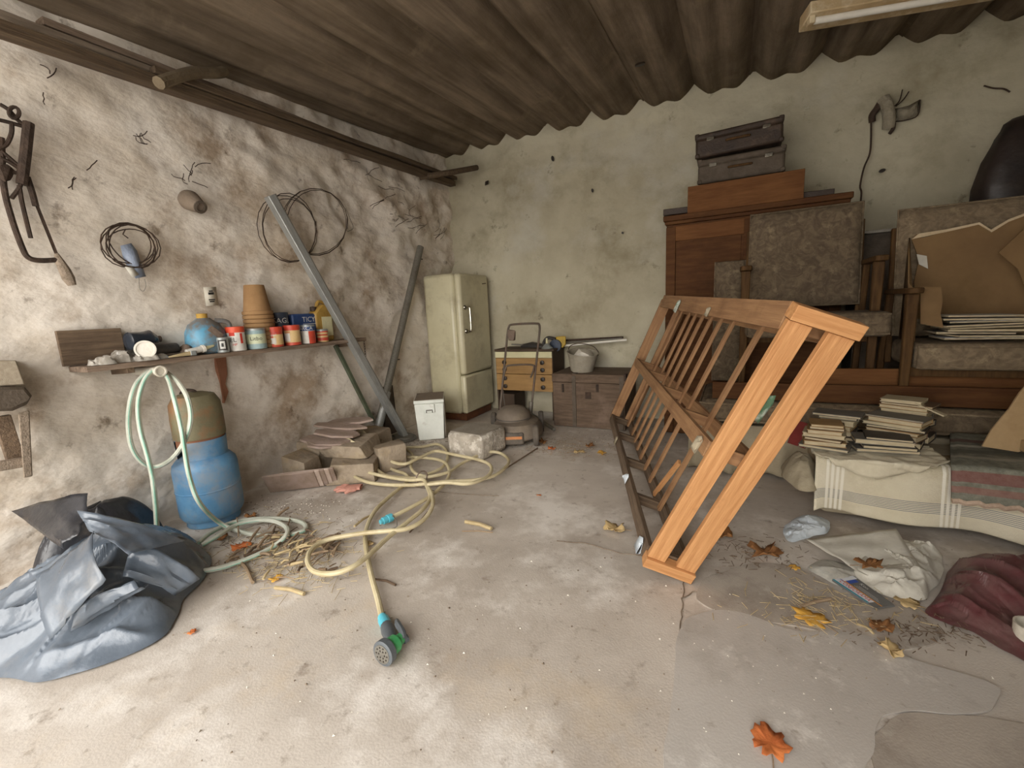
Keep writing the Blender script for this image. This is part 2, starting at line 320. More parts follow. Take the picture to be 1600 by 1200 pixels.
def crease(q):
    """crumple: flat tilted facets that meet in sharp straight creases"""
    dd, pp = noise.voronoi(q, distance_metric='DISTANCE')
    def pln(c):
        h = noise.cell_vector(c*7.31+V((.5, .5, .5)))
        return (h.z-.5)*.7 + (h.x-.5)*(q.x-c.x)*1.5 + (h.y-.5)*(q.y-c.y)*1.5
    e = max(0.0, 1-(dd[1]-dd[0])/.5)
    a, b = pln(pp[0]), pln(pp[1])
    return a*(1-.5*e)+b*.5*e + .45*e
def blobpile(outline, H, seed, amp=.03, fold=6, rings=26, segs=130, p=2.4, flat=.0, tilt=(0, 0), aniso=(1, 1), c=None, streak=None):
    """plastic sheet heaped on the ground: star-shaped footprint (world xy), folds running over it"""
    n = len(outline); pts = cr([V((x, y, 0)) for x, y in outline], 10, True); N = len(pts)
    cc = V((sum(a[0] for a in outline)/n, sum(a[1] for a in outline)/n, 0)) if c is None else V((c[0], c[1], 0))
    mb = MB()
    def fn(u, v):
        k = u*N; i = int(k) % N; q = pts[i].lerp(pts[(i+1) % N], k-int(k)); r = max(1-v, 0.0)
        b = cc + (q-cc)*(r if r < 1 else 1)
        d = V((b.x*aniso[0], b.y*aniso[1], seed))
        env = (1-r**p)
        wp = d + V((noise.noise(d*fold*.8+V((2, 7, 1))), noise.noise(d*fold*.8+V((6, 1, 4))), 0))*(.35/fold)
        rg = crease(wp*fold)*.8 + crease((wp+V((5, 3, 1)))*fold*2.2)*.35 + noise.noise(d*fold*.45)*.9 - .3
        h = H*env*(1+tilt[0]*(b.x-cc.x)+tilt[1]*(b.y-cc.y)) + amp*rg*min(1, env*3)
        if streak:
            sn = V((-streak[1], streak[0], 0)).dot(b)*streak[2]+2.2*noise.noise(V((b.x*2.2, b.y*2.2, seed)))+.8*noise.noise(V((b.x*7, b.y*7, seed)))
            h += streak[3]*min(1, env*4)*(.6+.8*noise.noise(V((b.x*4, b.y*4, 3))))*(1-abs(math.sin(sn)))**1.3
        wob = V((noise.noise(d*fold+V((9, 0, 0))), noise.noise(d*fold+V((0, 9, 0))), 0))*amp*.7
        b = b + wob*min(1, r*1.2)
        return V((b.x, b.y, max(.004, h+.004)))
    mb.grid(fn, segs, rings, loop=True); return mb

# ================================================================== THE SETTING
def rz(y): return 2.825 + .069*(y-YB)          # height of the roof's highest waves
def fl_(u, v):
    x = -2.95+5.6*u; y = -1.3+5.65*v
    return (x, y, -.004+.004*min(0, fb((x, y, 2), 1.1)))
floor = S('floor', MB().grid(fl_, 110, 110), 'concrete', ang=60)
pm('screed', 'b3aca4', 'c5beb6', 1.5, (.3, .7), .8, bump=.06, bscale=160, spec=.3, dirt=[('8e857b', .55, 3, (.52, .7)), ('ddd7cf', .7, 6, (.56, .66)), ('8b7d6f', .6, 14, (.6, .7)), ('6a5d50', .7, 45, (.67, .72))])
pm('screed_dark', 'a69b8f', 'b7ada1', 2, (.3, .7), .85, bump=.08, bscale=160, spec=.3, dirt=[('756a5f', .6, 4, (.5, .7)), ('c9c2b8', .7, 7, (.56, .66)), ('5d5348', .6, 30, (.64, .7))])
def patch(px, mat, h=.003, seed=0):
    c = cr([F(*p) for p in px], 8, True); c = [p + V((noise.noise(p*9+V((seed, 0, 0))), noise.noise(p*9+V((0, seed, 3))), 0))*.012 for p in c]
    S('floor_patch', MB().prism([(p.x, p.y) for p in c], -.004, h), mat, floor)
patch([(1062, 985), (1050, 1090), (1046, 1230), (1180, 1290), (1330, 1240), (1370, 1140), (1400, 1110), (1520, 1115), (1560, 1080), (1500, 1050), (1420, 1030), (1370, 1000), (1310, 985), (1240, 985), (1150, 955), (1090, 960)], 'screed', .002, 1)
patch([(1105, 905), (1090, 935), (1140, 962), (1230, 975), (1320, 1000), (1390, 1015), (1470, 1000), (1420, 950), (1330, 935), (1250, 890), (1180, 880)], 'screed_dark', .0015, 5)
patch([(1365, 1190), (1375, 1140), (1420, 1115), (1560, 1125), (1640, 1160), (1640, 1260), (1400, 1270)], 'screed_dark', .0012, 8)
for px in ([(1069, 905), (1066, 950), (1060, 1010), (1055, 1090), (1048, 1160), (1044, 1240)], [(870, 845), (920, 850), (960, 862), (1000, 868), (1030, 868)], [(640, 758), (700, 770), (780, 775)], [(1085, 1110), (1120, 1140), (1160, 1165)], [(1120, 940), (1090, 925), (1065, 935)]):
    S('floor_crack', MB().tube([p+V((noise.noise(p*30), noise.noise(p*30+V((5, 0, 0))), 0))*.008 for p in cr([F(u, v, -.0008) for u, v in px], 8)], .0022, 5), 'crumbs', floor)
def wl(u, v):
    y = -1.3+5.75*u; z = -.05+3.0*v
    rough_ = max(0, min(1, (y-1.5)/1.2))*max(.25, min(1, (z-.7)/.7))
    d = (.026+.022*rough_)*fb((y*.9, z*1.5, 4), 1.7) + (.006+.014*rough_)*(ridge((y*.8, z*1.2, 9), 5.5)-.4) + .004*fb((y, z, 0), 11) + (.012+.016*rough_)*(abs(noise.noise(V((y*2.6+z*1.1, z*4.2-y*.8, 21))))*2-.6)
    return (XL+d*.9-.012, y, z)
S('wall_left', MB().grid(wl, 300, 160), 'plaster_left', ang=60)
def wb(u, v):
    x = -2.95+5.5*u; z = -.05+3.0*v
    k = max(0, min(1, (z-1.0)/.8))
    d = (.006+.02*k)*fb((x*.9, z*1.3, 14), 1.8) + .006*k*(ridge((x*.8, z*1.2, 3), 5)-.4) + .003*fb((x, z, 0), 9) + .014*k*(abs(noise.noise(V((x*2.4-z, z*4.0+x*.7, 31))))*2-.6)
    return (x, YB-d*.9+.01, z)
S('wall_back', MB().grid(wb, 260, 150), 'plaster_back', ang=60)
S('unseen_shade_wall', MB().box((1.55, -.72, 1.4), (1.9, .14, 2.9)).box((-1.1, -.72, 2.5), (3.5, .14, .3)), 'plaster_back')  # unseen wall behind the camera, right part widened to shade the right rear
S('wall_right', MB().box((2.46, 1.5, 1.4), (.12, 5.7, 2.9)), 'plaster_back')
# corrugated asbestos roof in separate overlapping sheets
PER = .43
def prof(x):
    t = ((x+1.63)/PER) % 1.0
    return -.10 + .10*max(0, 1-min(t, 1-t)/.26)**1.15 + .022*max(0, 1-abs(t-.5)/.17)
ceil = bpy.data.objects.new('ceiling', None); COL.objects.link(ceil); ceil['kind'] = 'structure'; ROOT[ceil] = V((0, 0, 0))
for k in range(-2, 5):
    x0 = -1.63+PER*2*k-.03; x1 = x0+PER*2+.06; dz = .008*(k % 2)
    S('corrugated_sheet', MB().grid(lambda u, v: (x0+(x1-x0)*u, -.75+5.2*v, rz(-.75+5.2*v)+prof(x0+(x1-x0)*u)+dz+.004*noise.noise(V((x0+u, v*4, k)))), 44, 14), 'asbestos', ceil, ang=80, sol=.006)
hp = F(1000, 102, 2.64)
S('roof_hole_patch', MB().lathe([(.001, 0), (.035, 0), (.03, .012), (.001, .012)], 9, Matrix.Translation((hp.x, hp.y, hp.z)), ell=.5), 'knob', ceil)

# planks and poles lying on sticks high along the left wall
def plank(p0, p1, w_, t_, mat, label, upv=(0, 0, 1), name='wooden_plank', cat='plank', group=None, wob=.012):
    return board(name, p0, p1, w_, t_, mat, None, upv, .003, label, cat, group, wob)
plank((-2.60, .82, 2.26), (-2.62, 4.02, 2.39), .07, .05, 'dark_pole', 'long dark squared pole, lowest of the timbers stored under the roof')
plank((-2.66, .3, 2.32), (-2.70, 4.10, 2.43), .09, .03, 'grey_wood', 'long weathered brown board resting flat on the roof sticks')
plank((-2.70, 1.0, 2.395), (-2.73, 4.12, 2.485), .07, .03, 'shelf_wood', 'pale narrow batten on top of the boards under the roof')
plank((-2.58, 1.35, 2.325), (-2.60, 4.05, 2.45), .05, .03, 'dark_pole', 'thin dark batten beside the squared pole under the roof')
O('support_stick', MB().tube(cr([(-2.45, 1.30, 2.215), (-2.53, 1.50, 2.36), (-2.58, 1.66, 2.44), (-2.62, 1.74, 2.49)], 5), .028, 9), 'bracket_wood', 'rough round stick slanting across the stored boards beneath the roof', 'stick')
O('support_stick', MB().tube(cr([PX(655, 277, -2.66), PX(700, 270, -2.45), PY(745, 262, 4.06)], 5), .026, 9), 'dark_pole', 'short round stick crossing the timbers in the room corner', 'stick')

# ================================================================== FRIDGE
fr = T('refrigerator', 'old cream enamel refrigerator with rounded top standing in the corner', 'refrigerator', (-2.56, 3.86, 0))
P('body', MB().box((-2.585, 3.85, .765), (.36, .56, 1.39)), 'enamel', fr, bev=.035)
dr = P('door', MB().box((-2.365, 3.85, .965), (.072, .555, .985)), 'enamel', fr, bev=.03)
hd = MB(); hy = 3.64
hd.tube(cr([(-2.325, hy, 1.13), (-2.285, hy, 1.13), (-2.272, hy, 1.10), (-2.272, hy, .93), (-2.285, hy, .90), (-2.325, hy, .90)], 5), .011, 8)
for z in (1.13, .90): hd.lathe([(.001, 0), (.024, .002), (.02, .014), (.001, .016)], 14, Matrix.Translation((-2.329, hy, z)) @ Matrix.Rotation(R(90), 4, 'Y'))
P('handle', hd, 'chrome', dr, label='chrome pull handle')
P('lower_panel', MB().box((-2.368, 3.85, .272), (.066, .555, .385)), 'enamel', fr, bev=.02)
P('plinth', MB().box((-2.56, 3.86, .035), (.38, .50, .07)), 'rust', fr)
P('badge', MB().bar((-2.327, 4.00, 1.365), (-2.327, 4.07, 1.372), .01, .008), 'dark_iron', dr)

# ================================================================== WHITE COOL BOX, FOAM BOX
def yawM(loc, deg): return Matrix.Translation(loc) @ Matrix.Rotation(R(deg), 4, 'Z')
cl = T('cool_box', 'white square cool box with latch and dusty lid beside the refrigerator', 'cool box', (-2.42, 3.1, 0))
M_ = yawM((-2.404, 2.859, 0), 34.5)
q = .016
P('body', MB(M_).hexa([(q, q, 0), (.25-q, q, 0), (.25-q, .34, 0), (q, .34, 0), (0, 0, .325), (.25, 0, .325), (.25, .36, .325), (0, .36, .325)]), 'white_box', cl, bev=.008)
ld = P('lid', MB(M_).box((.125, .18, .342), (.258, .366, .03)), 'white_box', cl, bev=.006)
P('dust_layer', MB(M_).box((.125, .184, .3585), (.245, .345, .003)), 'dust_lid', ld, label='brown dust covering the lid')
lt = P('latch', MB(M_).box((.125, -.005, .285), (.09, .012, .075)), 'white_box', cl, bev=.003)
P('catch', MB(M_).tube([(.10, -.014, .25), (.10, -.016, .272), (.15, -.016, .272), (.15, -.014, .25)], .005, 6), 'dull_steel', lt)
P('side_face', MB(M_).hexa([(.247, .02, .02), (.25, .02, .02), (.25, .335, .02), (.247, .335, .02), (.25, .01, .32), (.2535, .01, .32), (.2535, .35, .32), (.25, .35, .32)]), 'cooler_side', cl)
M_ = yawM((-1.925, 2.633, 0), -7)
fx = T('foam_box', 'grey flaking foam box with rounded corners lying beside the mower', 'box', (-1.77, 2.79, 0))
P('shell', MB(M_).box((.165, .165, .095), (.33, .33, .19)), 'stone_box', fx, bev=.03)
P('top_face', MB(M_).box((.165, .165, .192), (.29, .29, .008)), 'foam_top', fx, bev=.003)

# ================================================================== CHEST OF DRAWERS
dk = T('drawer_cabinet', 'small wooden drawer cabinet with dark round knobs beside the refrigerator', 'cabinet', (-1.84, 3.99, 0))
X0, X1, Y0, Y1 = -2.135, -1.515, 3.85, 4.17
P('top', MB().box(((X0+X1)/2, (Y0+Y1)/2, .688), (X1-X0+.02, Y1-Y0, .022)), 'desk_side', dk, bev=.004)
P('edge_strip', MB().box(((X0+X1)/2, Y0-.004, .645), (X1-X0-.01, .012, .06)), 'label_cream', dk, bev=.002)
for x in (X0+.009, X1-.009): P('side_panel', MB().box((x, (Y0+Y1)/2, .337), (.018, Y1-Y0, .675)), 'desk_side', dk, bev=.002)
P('back_panel', MB().box(((X0+X1)/2, Y1-.008, .46), (X1-X0-.04, .012, .42)), 'desk_side', dk)
for i, (z0, z1) in enumerate(((.455, .612), (.285, .450))):
    dw = P('drawer', MB().box(((X0+X1)/2, Y0+.005, (z0+z1)/2), (X1-X0-.012, .024, z1-z0)), 'desk_wood', dk, bev=.003)
    for z in (z0+.045, z1-.04):
        for x in (X0+.11, X1-.10):
            P('knob', MB().lathe([(.011, 0), (.011, .012), (.021, .016), (.021, .026), (.001, .03)], 14, Matrix.Translation((x, Y0-.007, z)) @ Matrix.Rotation(R(90), 4, 'X')), 'knob', dw)
P('plinth_box', MB().box((X0+.10, 4.0, .12), (.16, .25, .24)), 'desk_side', dk)

# ================================================================== WOODEN CHEST
ch = T('wooden_chest', 'large dusty reddish wooden chest with iron corners against the back wall', 'chest', (-1.12, 3.93, 0))
X0, X1, Y0, Y1 = -1.46, -.80, 3.69, 4.16
P('box', MB().box(((X0+X1)/2, (Y0+Y1)/2, .205), (X1-X0, Y1-Y0, .41)), 'chest_wood', ch, bev=.006)
P('lid', MB().box(((X0+X1)/2, (Y0+Y1)/2, .452), (X1-X0+.012, Y1-Y0+.012, .078)), 'chest_wood', ch, bev=.008)
for x in (X0+.205, X1-.03): P('strap', MB().box((x, Y0-.004, .24), (.035, .012, .47)), 'leatherette_grey', ch, bev=.002)
P('strap', MB().box((X0+.205, (Y0+Y1)/2, .4925), (.035, Y1-Y0, .006)), 'leatherette_grey', ch)
hs = P('hasp', MB().box((X0+.42, Y0-.008, .37), (.022, .01, .07)), 'dark_iron', ch, bev=.002)
P('hasp', MB().box((X0+.10, Y0-.008, .36), (.018, .01, .075)), 'dark_iron', ch, bev=.002)
P('lock_plate', MB().box((X0+.335, Y0-.004, .30), (.05, .008, .06)), 'dark_iron', ch)
P('corner_iron', MB().box((X1+.002, Y0+.01, .47), (.02, .05, .06)), 'dark_iron', ch, bev=.003)

# ================================================================== WARDROBE AND WHAT LIES ON IT
wd = T('wardrobe', 'tall red-brown wooden wardrobe with moulded cornice against the back wall', 'wardrobe', (.05, 3.94, 0))
wx0, wx1, wy = PY(1041, 345, 3.7).x, .66, 3.70; wz = 1.735
P('carcass', MB().box(((wx0+wx1)/2, (wy+.02+4.17)/2, .84), (wx1-wx0, 4.17-wy-.02, 1.66)), 'red_wood', wd, bev=.004)
co = MB().box(((wx0+wx1)/2, 3.93, wz-.02), (wx1-wx0+.04, .50, .04)); co.box(((wx0+wx1)/2, 3.935, wz-.052), (wx1-wx0+.02, .47, .025))
P('cornice', co, 'red_wood', wd, bev=.006)
for x in (wx0+.035, wx1-.035, (wx0+wx1)/2): P('stile', MB().box((x, wy+.012, .84), (.07, .03, 1.62)), 'red_wood', wd, bev=.003)
P('top_rail', MB().box(((wx0+wx1)/2, wy+.013, 1.60), (wx1-wx0-.1, .026, .11)), 'panel_wood', wd, bev=.003)
for s in (-1, 1): P('door_panel', MB().box(((wx0+wx1)/2+s*(wx1-wx0)/4, wy+.02, .80), ((wx1-wx0)/2-.1, .012, 1.5)), 'red_wood', wd, bev=.002)
pa, pb = PY(1075, 292, 3.70), PY(1258, 264, 3.70)
cr_ = T('wooden_crate', 'shallow brown wooden drawer box on top of the wardrobe under the suitcases', 'box', ((pa.x+pb.x)/2, 3.9, wz))
cz = (pa.z+pb.z)/2-wz
P('front_panel', MB().box(((pa.x+pb.x)/2, 3.70, wz+cz/2), (pb.x-pa.x, .018, cz)), 'panel_wood', cr_, bev=.002)
P('back_panel', MB().box(((pa.x+pb.x)/2, 4.12, wz+cz/2), (pb.x-pa.x, .018, cz)), 'panel_wood', cr_, bev=.002)
for x in (pa.x+.009, pb.x-.009): P('side_panel', MB().box((x, 3.91, wz+cz/2), (.018, .40, cz)), 'panel_wood', cr_, bev=.002)
P('lid', MB().box(((pa.x+pb.x)/2, 3.91, wz+cz-.006), (pb.x-pa.x-.02, .40, .012)), 'panel_wood', cr_)
board('wooden_bar', PY(1037, 333, 3.76)+V((0, 0, .0)), PY(1078, 327, 3.76)+V((.9, 0, -.02)), .05, .045, 'leatherette', None, (0, 0, 1), .003, 'dark moulded bar lying on the wardrobe behind the drawer box', 'bar')
def suitcase(c, d, rotz, tilt, mat, label):
    t = T('suitcase', label, 'suitcase', (c[0], c[1], c[2]-d[2]/2), 'old suitcases on the wardrobe')
    Mx = Matrix.Translation(c) @ Matrix.Rotation(R(rotz), 4, 'Z') @ Matrix.Rotation(R(tilt), 4, 'Y')
    P('shell', MB(Mx).box((0, 0, -.02*d[2]/.17), (d[0], d[1], d[2]*.76)), mat, t, bev=.018)
    P('lid', MB(Mx).box((0, 0, d[2]*.36), (d[0]+.008, d[1]+.008, d[2]*.26)), mat, t, bev=.015)
    P('handle', MB(Mx).tube(cr([(-.07, -d[1]/2, 0), (-.06, -d[1]/2-.022, -.004), (.06, -d[1]/2-.022, -.004), (.07, -d[1]/2, 0)], 4), .008, 7), 'chair_wood', t)
    for x in (-d[0]*.32, d[0]*.32): P('latch', MB(Mx).box((x, -d[1]/2-.004, d[2]*.2), (.05, .01, .025)), 'chrome', t, bev=.002)
    for x in (-1, 1):
        for z in (-1, 1): P('corner_guard', MB(Mx).box((x*(d[0]/2-.012), -d[1]/2+.01, z*(d[2]*.42)), (.032, .032, .03)), mat, t, bev=.008)
    return t
zt = wz+cz
ca, cb2 = PY(1091, 250, 3.75), PY(1228, 232, 3.75)
suitcase(((ca.x+cb2.x)/2, 3.92, zt+.105), (cb2.x-ca.x, .34, .17), 0, 0, 'leatherette_grey', 'grey-brown suitcase lying under the darker suitcase on the wardrobe')
suitcase(((ca.x+cb2.x)/2-.02, 3.91, zt+.29), (cb2.x-ca.x, .34, .165), 0, -1.5, 'leatherette', 'dark worn suitcase on top of the stack on the wardrobe')

# ================================================================== STRIPPED BED BASE (slatted frame on its edge)
uh = V((.497, -.17, 1.10)).normalized(); dh = V((-.62, 1.91, .07)).normalized(); wh = dh.cross(uh).normalized()
if wh.x < 0: wh = -wh
TH = .19; B0 = F(1077, 906) - wh*TH + V((0, 0, .004)); AM = 1.10; BM = 2.0
def Q(a, b, c): return B0 + uh*a + dh*b + wh*c
bb = T('slatted_bed_base', 'stripped wooden slatted bed base standing tilted on its long edge', 'bed base', Q(.0, 1.0, TH/2)*1.0 - V((0, 0, Q(0, 1, TH/2).z)))
for c in (.035, .153):
    board('end_board', Q(.045, 0, c), Q(AM-.05, 0, c), .024, .070 if c < .1 else .074, 'pine', bb, wh)
    board('end_board', Q(.03, BM-.02, c), Q(AM-.03, BM-.02, c), .024, .07, 'pine_old', bb, wh)
for a in (.022, AM-.025): board('end_cap', Q(a, -.001, -.003), Q(a, -.001, TH+.003), .05, .045, 'pine', bb, uh)
for a, nm in ((.035, 'bottom_rail'), (.56, 'middle_rail'), (AM-.04, 'top_rail')):
    wdt = .085 if a > 1 else .06
    for c in (.012, .165):
        board(nm, Q(a, .03, c), Q(a, BM-.04, c), wdt, .022, 'pine_old' if a > .3 else 'old_wood', bb, wh)
    for b in ((.02, .5, 1.0, 1.5, 1.93) if a < 1 else (.05, 1.93)):
        board('spacer_block', Q(a, b+.02, .02), Q(a, b+.02, .155), wdt-.012, .03, 'pine_old' if a > .3 else 'old_wood', bb, dh)
for b, wd_ in ((1.90, .05), (1.66, .035), (1.50, .026), (1.34, .026), (1.17, .026), (1.0, .028), (.82, .028), (.49, .03)):
    a0 = .03; a1 = AM-.04
    board('slat', Q(a0, b, .147+.003*math.sin(b*9)), Q(a1, b+.02, .150), wd_, .016, 'pine_old', bb, wh, .0015)
board('slat', Q(.03, .66, .15), Q(.29, .60, .16), .03, .016, 'pine', bb, wh)
def scrap(pts, seed, mat, par, sol=.002, name='fabric_scrap', label=None):
    c = sum((V(p) for p in pts), V())/len(pts); mb = MB(); o_ = [c]+[V(p) for p in pts]
    n = len(pts); mid = [(c+V(p))/2+V((noise.noise(V(p)*9), noise.noise(V(p)*9+V((3, 1, 0))), noise.noise(V(p)*9+V((8, 0, 1)))))*.03 for p in pts]
    mb.add([c]+mid+[V(p) for p in pts], [(0, 1+k, 1+(k+1) % n) for k in range(n)]+[(1+k, 1+n+k, 1+n+(k+1) % n, 1+(k+1) % n) for k in range(n)])
    return P(name, mb, mat, par, sol=sol, label=label)
for (a, b, c, s_, m_) in ((AM-.05, 1.38, -.006, .028, 'cloth_green'), (AM-.06, .75, -.004, .016, 'linen_dirty'), (.03, .10, -.008, .026, 'paper_blue'), (.05, 1.35, -.008, .022, 'linen_dirty'), (.56, .10, -.006, .024, 'linen_dirty'), (.06, .7, -.008, .02, 'paper_blue')):
    scrap([Q(a-s_*2, b-s_, c), Q(a-s_*1.6, b+s_, c-.006), Q(a+s_*.6, b+s_*.9, c-.006), Q(a+s_, b, c+.001), Q(a+s_*.6, b-s_, c)], a, m_, bb)
scrap([Q(.72, .03, .085), Q(.71, .03, .105), Q(.79, .03, .112), Q(.82, .02, .10), Q(.81, .02, .08)], 3, 'cloth_green', bb, label='green and white torn fabric scrap')

# ================================================================== SHELF ON THE LEFT WALL
SZ = .920
sh = T('wall_shelf', 'long weathered plank shelf fixed along the left wall', 'shelf', (-2.7, 1.72, SZ-.03))
board('plank', (-2.705, .885, SZ-.014), (-2.705, 2.60, SZ-.014), .185, .026, 'shelf_wood', sh, wob=.006)
board('end_board', (-2.775, .86, SZ+.085), (-2.775, 1.10, SZ+.085), .02, .165, 'old_wood', sh)
for y in (1.05, 2.46): board('bracket', (-2.79, y, SZ-.045), (-2.62, y, SZ-.035), .03, .035, 'old_wood', sh)
YS = lambda u, v, x=-2.66: PX(u, v, x).y
def tocam(x, y): return math.atan2(-y, -x)
def curl(x, y, z, r, a): return lambda px, py: V((x+(r+.0012)*math.cos(a+px/r), y+(r+.0012)*math.sin(a+px/r), z+py))
def tin(u, v, wpx, hpx, x, mat, label, bands=(), lid=None, words=(), name='paint_tin', cat='tin', extra=0):
    y = YS(u, v, x); dep = (V((x, y, SZ))-CAM).dot(fw); r = wpx/FPX*dep/2*.86; h = hpx/FPX*dep*.93+extra; z = SZ+.001
    t = T(name, label, cat, (x, y, z), 'tins on the wall shelf'); Mt = Matrix.Translation((x, y, z)); a = tocam(x, y)
    P('body', MB().lathe([(r*.97, 0), (r, .004), (r, h-.006), (r*.97, h-.003)], 26, Mt), mat, t)
    P('lid', MB().lathe([(r*1.03, h-.014 if not lid else h-.035), (r*1.04, h-.002), (r*.9, h), (r*.86, h-.004), (.001, h-.004)], 26, Mt), lid or 'tin_grey', t)
    for z0, z1, m_, a0, a1 in bands:
        P('label_band', MB().lathe([(r+.0006, z0*h), (r+.0006, z1*h)], 18, Mt, a+a0, a+a1), m_, t)
    for wd_, sz, zf, m_, da in words:
        P('lettering', letters(wd_, sz*h, curl(x, y, z+zf*h, r, a+da)), m_, t)
    return t
PI = math.pi
tin(349, 547, 20, 25, -2.63, 'tin_grey', 'small grey tin with white ring label at the front of the shelf', [(.15, .85, 'black_plastic', -.7, .7), (.25, .75, 'ink_white', -.42, .42), (.38, .62, 'ink_black', -.2, .2)])
tin(371, 543, 29, 40, -2.65, 'tin_white', 'tall white tin with an orange-red lid on the shelf', [(.62, .78, 'ink_red', -.75, -.1), (.3, .72, 'ink_red', .45, .75)], 'lid_orange', [('EL', .26, .38, 'ink_black', -.35), ('HP', .14, .22, 'ink_red', -.2)])
tin(402, 541, 32, 34, -2.65, 'tin_aqua', 'pale blue-green tin with a lime label on the shelf', [(.25, .72, 'tin_lime', -1.5, 1.5)], None, [('Litbo', .26, .42, 'ink_black', 0)])
tin(431, 537, 26, 33, -2.65, 'tin_red', 'red and cream paint tin beside the pale blue-green tin', [(.1, .62, 'tin_cream', -.2, 1.5), (.15, .45, 'tin_white', -.7, .1), (.72, .8, 'tin_blue', -.1, 1.2)], 'tin_red', [('laqual', .16, .55, 'ink_white', -.3)])
tin(458, 534, 27, 33, -2.65, 'tin_cream', 'cream and yellow paint tin with a red lid on the shelf', [(.74, .82, 'tin_blue', -1.4, 1.4), (.0, .14, 'tin_red', -1.5, 1.5), (.2, .6, 'tin_white', -1.2, -.3)], 'tin_red', [('glan', .14, .62, 'ink_red', -.5)])
tin(482, 531, 25, 31, -2.65, 'tin_white', 'blue, grey and orange tin standing before the blue can', [(.68, 1.0, 'tin_blue', -1.6, 1.6), (.0, .66, 'tin_red', .1, 1.6)], None, [('ARCA', .27, .72, 'ink_white', -.2)])
tin(504, 527, 20, 21, -2.66, 'tin_cream', 'smallest red and cream tin at the shelf end', [(.75, .98, 'tin_red', -1.6, 1.6), (.1, .35, 'tin_red', -1.6, 1.6), (.5, .6, 'ink_red', -1.0, 1.0)], None)
tin(440, 528, 30, 38, -2.755, 'tin_navy', 'dark navy tin standing behind the red tins', [(.9, .94, 'ink_white', -.7, .5)], 'tin_navy', [('ASAGL', .22, .68, 'ink_white', 0)], extra=.065)
# blue rectangular can
yb = YS(474, 520, -2.75)
bc = T('blue_can', 'flat bright blue metal can standing behind the paint tins', 'can', (-2.75, yb, SZ))
P('body', MB().box((-2.75, yb, SZ+.105), (.07, .20, .205)), 'tin_blue', bc, bev=.012)
P('lettering', letters('TICY', .05, lambda a_, b_: V((-2.7145, yb+.03+a_, SZ+.15+b_))), 'ink_white', bc)
P('label_line', MB().box((-2.7145, yb+.035, SZ+.135), (.001, .11, .004)), 'ink_white', bc)
# yellow oil jug
yj = YS(503, 515, -2.745)
jg = T('oil_jug', 'yellow plastic oil jug with dark handle at the end of the shelf', 'jug', (-2.745, yj, SZ))
P('body', MB().prism([(-.075, 0), (.075, 0), (.078, .20), (.05, .262), (.01, .275), (-.03, .255), (-.076, .21)], -.04, .04, Matrix.Translation((-2.745, yj, SZ)) @ Matrix(((0, 0, 1, 0), (1, 0, 0, 0), (0, 1, 0, 0), (0, 0, 0, 1)))), 'yellow_jug', jg, bev=.014)
P('cap', MB().lathe([(.022, 0), (.022, .03), (.001, .032)], 16, Matrix.Translation((-2.745, yj-.055, SZ+.225))), 'desk_side', jg)
P('handle', MB().tube(cr([(-2.745, yj-.03, SZ+.245), (-2.745, yj-.005, SZ+.29), (-2.745, yj+.05, SZ+.275), (-2.745, yj+.075, SZ+.21)], 5), .013, 8), 'yellow_jug', jg)
P('label_panel', MB().box((-2.7035, yj+.02, SZ+.11), (.002, .09, .14)), 'label_cream', jg)
# clay pots, upside down and nested
yp = YS(404, 520, -2.735)
for k in range(9):
    z = SZ+.002+.026*k
    pot = MB().lathe([(.085, 0), (.088, .004), (.088, .022), (.079, .024), (.057, .185), (.001, .187)], 26, Matrix.Translation((-2.715, yp, z)))
    if k < 8: pot.v = [v if (v-V((-2.715, yp, v.z))).length > .002 else v for v in pot.v]
    t = O('flower_pot', pot, 'pot_clay', 'brown flower pot, %s in the upside-down stack on the shelf' % ('lowest', 'second from the bottom', 'third from the bottom', 'fourth from the bottom', 'fifth from the bottom', 'fourth from the top', 'third from the top', 'second from the top')[k] if k < 8 else 'topmost brown flower pot of the upside-down stack on the shelf', 'flower pot', 'stacked flower pots' if k < 8 else None)
# blue jug, dusty
y0 = YS(320, 520, -2.72); jx = -2.715
bj = T('blue_jug', 'dusty blue plastic jug with gold cap on the shelf', 'jug', (jx, y0, SZ))
P('body', MB().lathe([(.075, 0), (.088, .012), (.092, .06), (.088, .12), (.07, .165), (.038, .19), (.03, .2)], 26, Matrix.Translation((jx, y0, SZ+.001)), ell=1.15), 'jug_blue', bj)
P('cap', MB().lathe([(.027, 0), (.027, .026), (.001, .028)], 18, Matrix.Translation((jx, y0-.004, SZ+.20))), 'cap_gold', bj)
P('handle', MB().tube(cr([(jx+.03, y0+.045, SZ+.185), (jx+.05, y0+.105, SZ+.17), (jx+.04, y0+.115, SZ+.11), (jx+.02, y0+.095, SZ+.08)], 5), .014, 8), 'jug_blue', bj)
P('label_panel', MB().bar((jx+.085, y0-.02, SZ+.145), (jx+.092, y0+.035, SZ+.09), .004, .035, (0, .5, 1)), 'rag', bj)
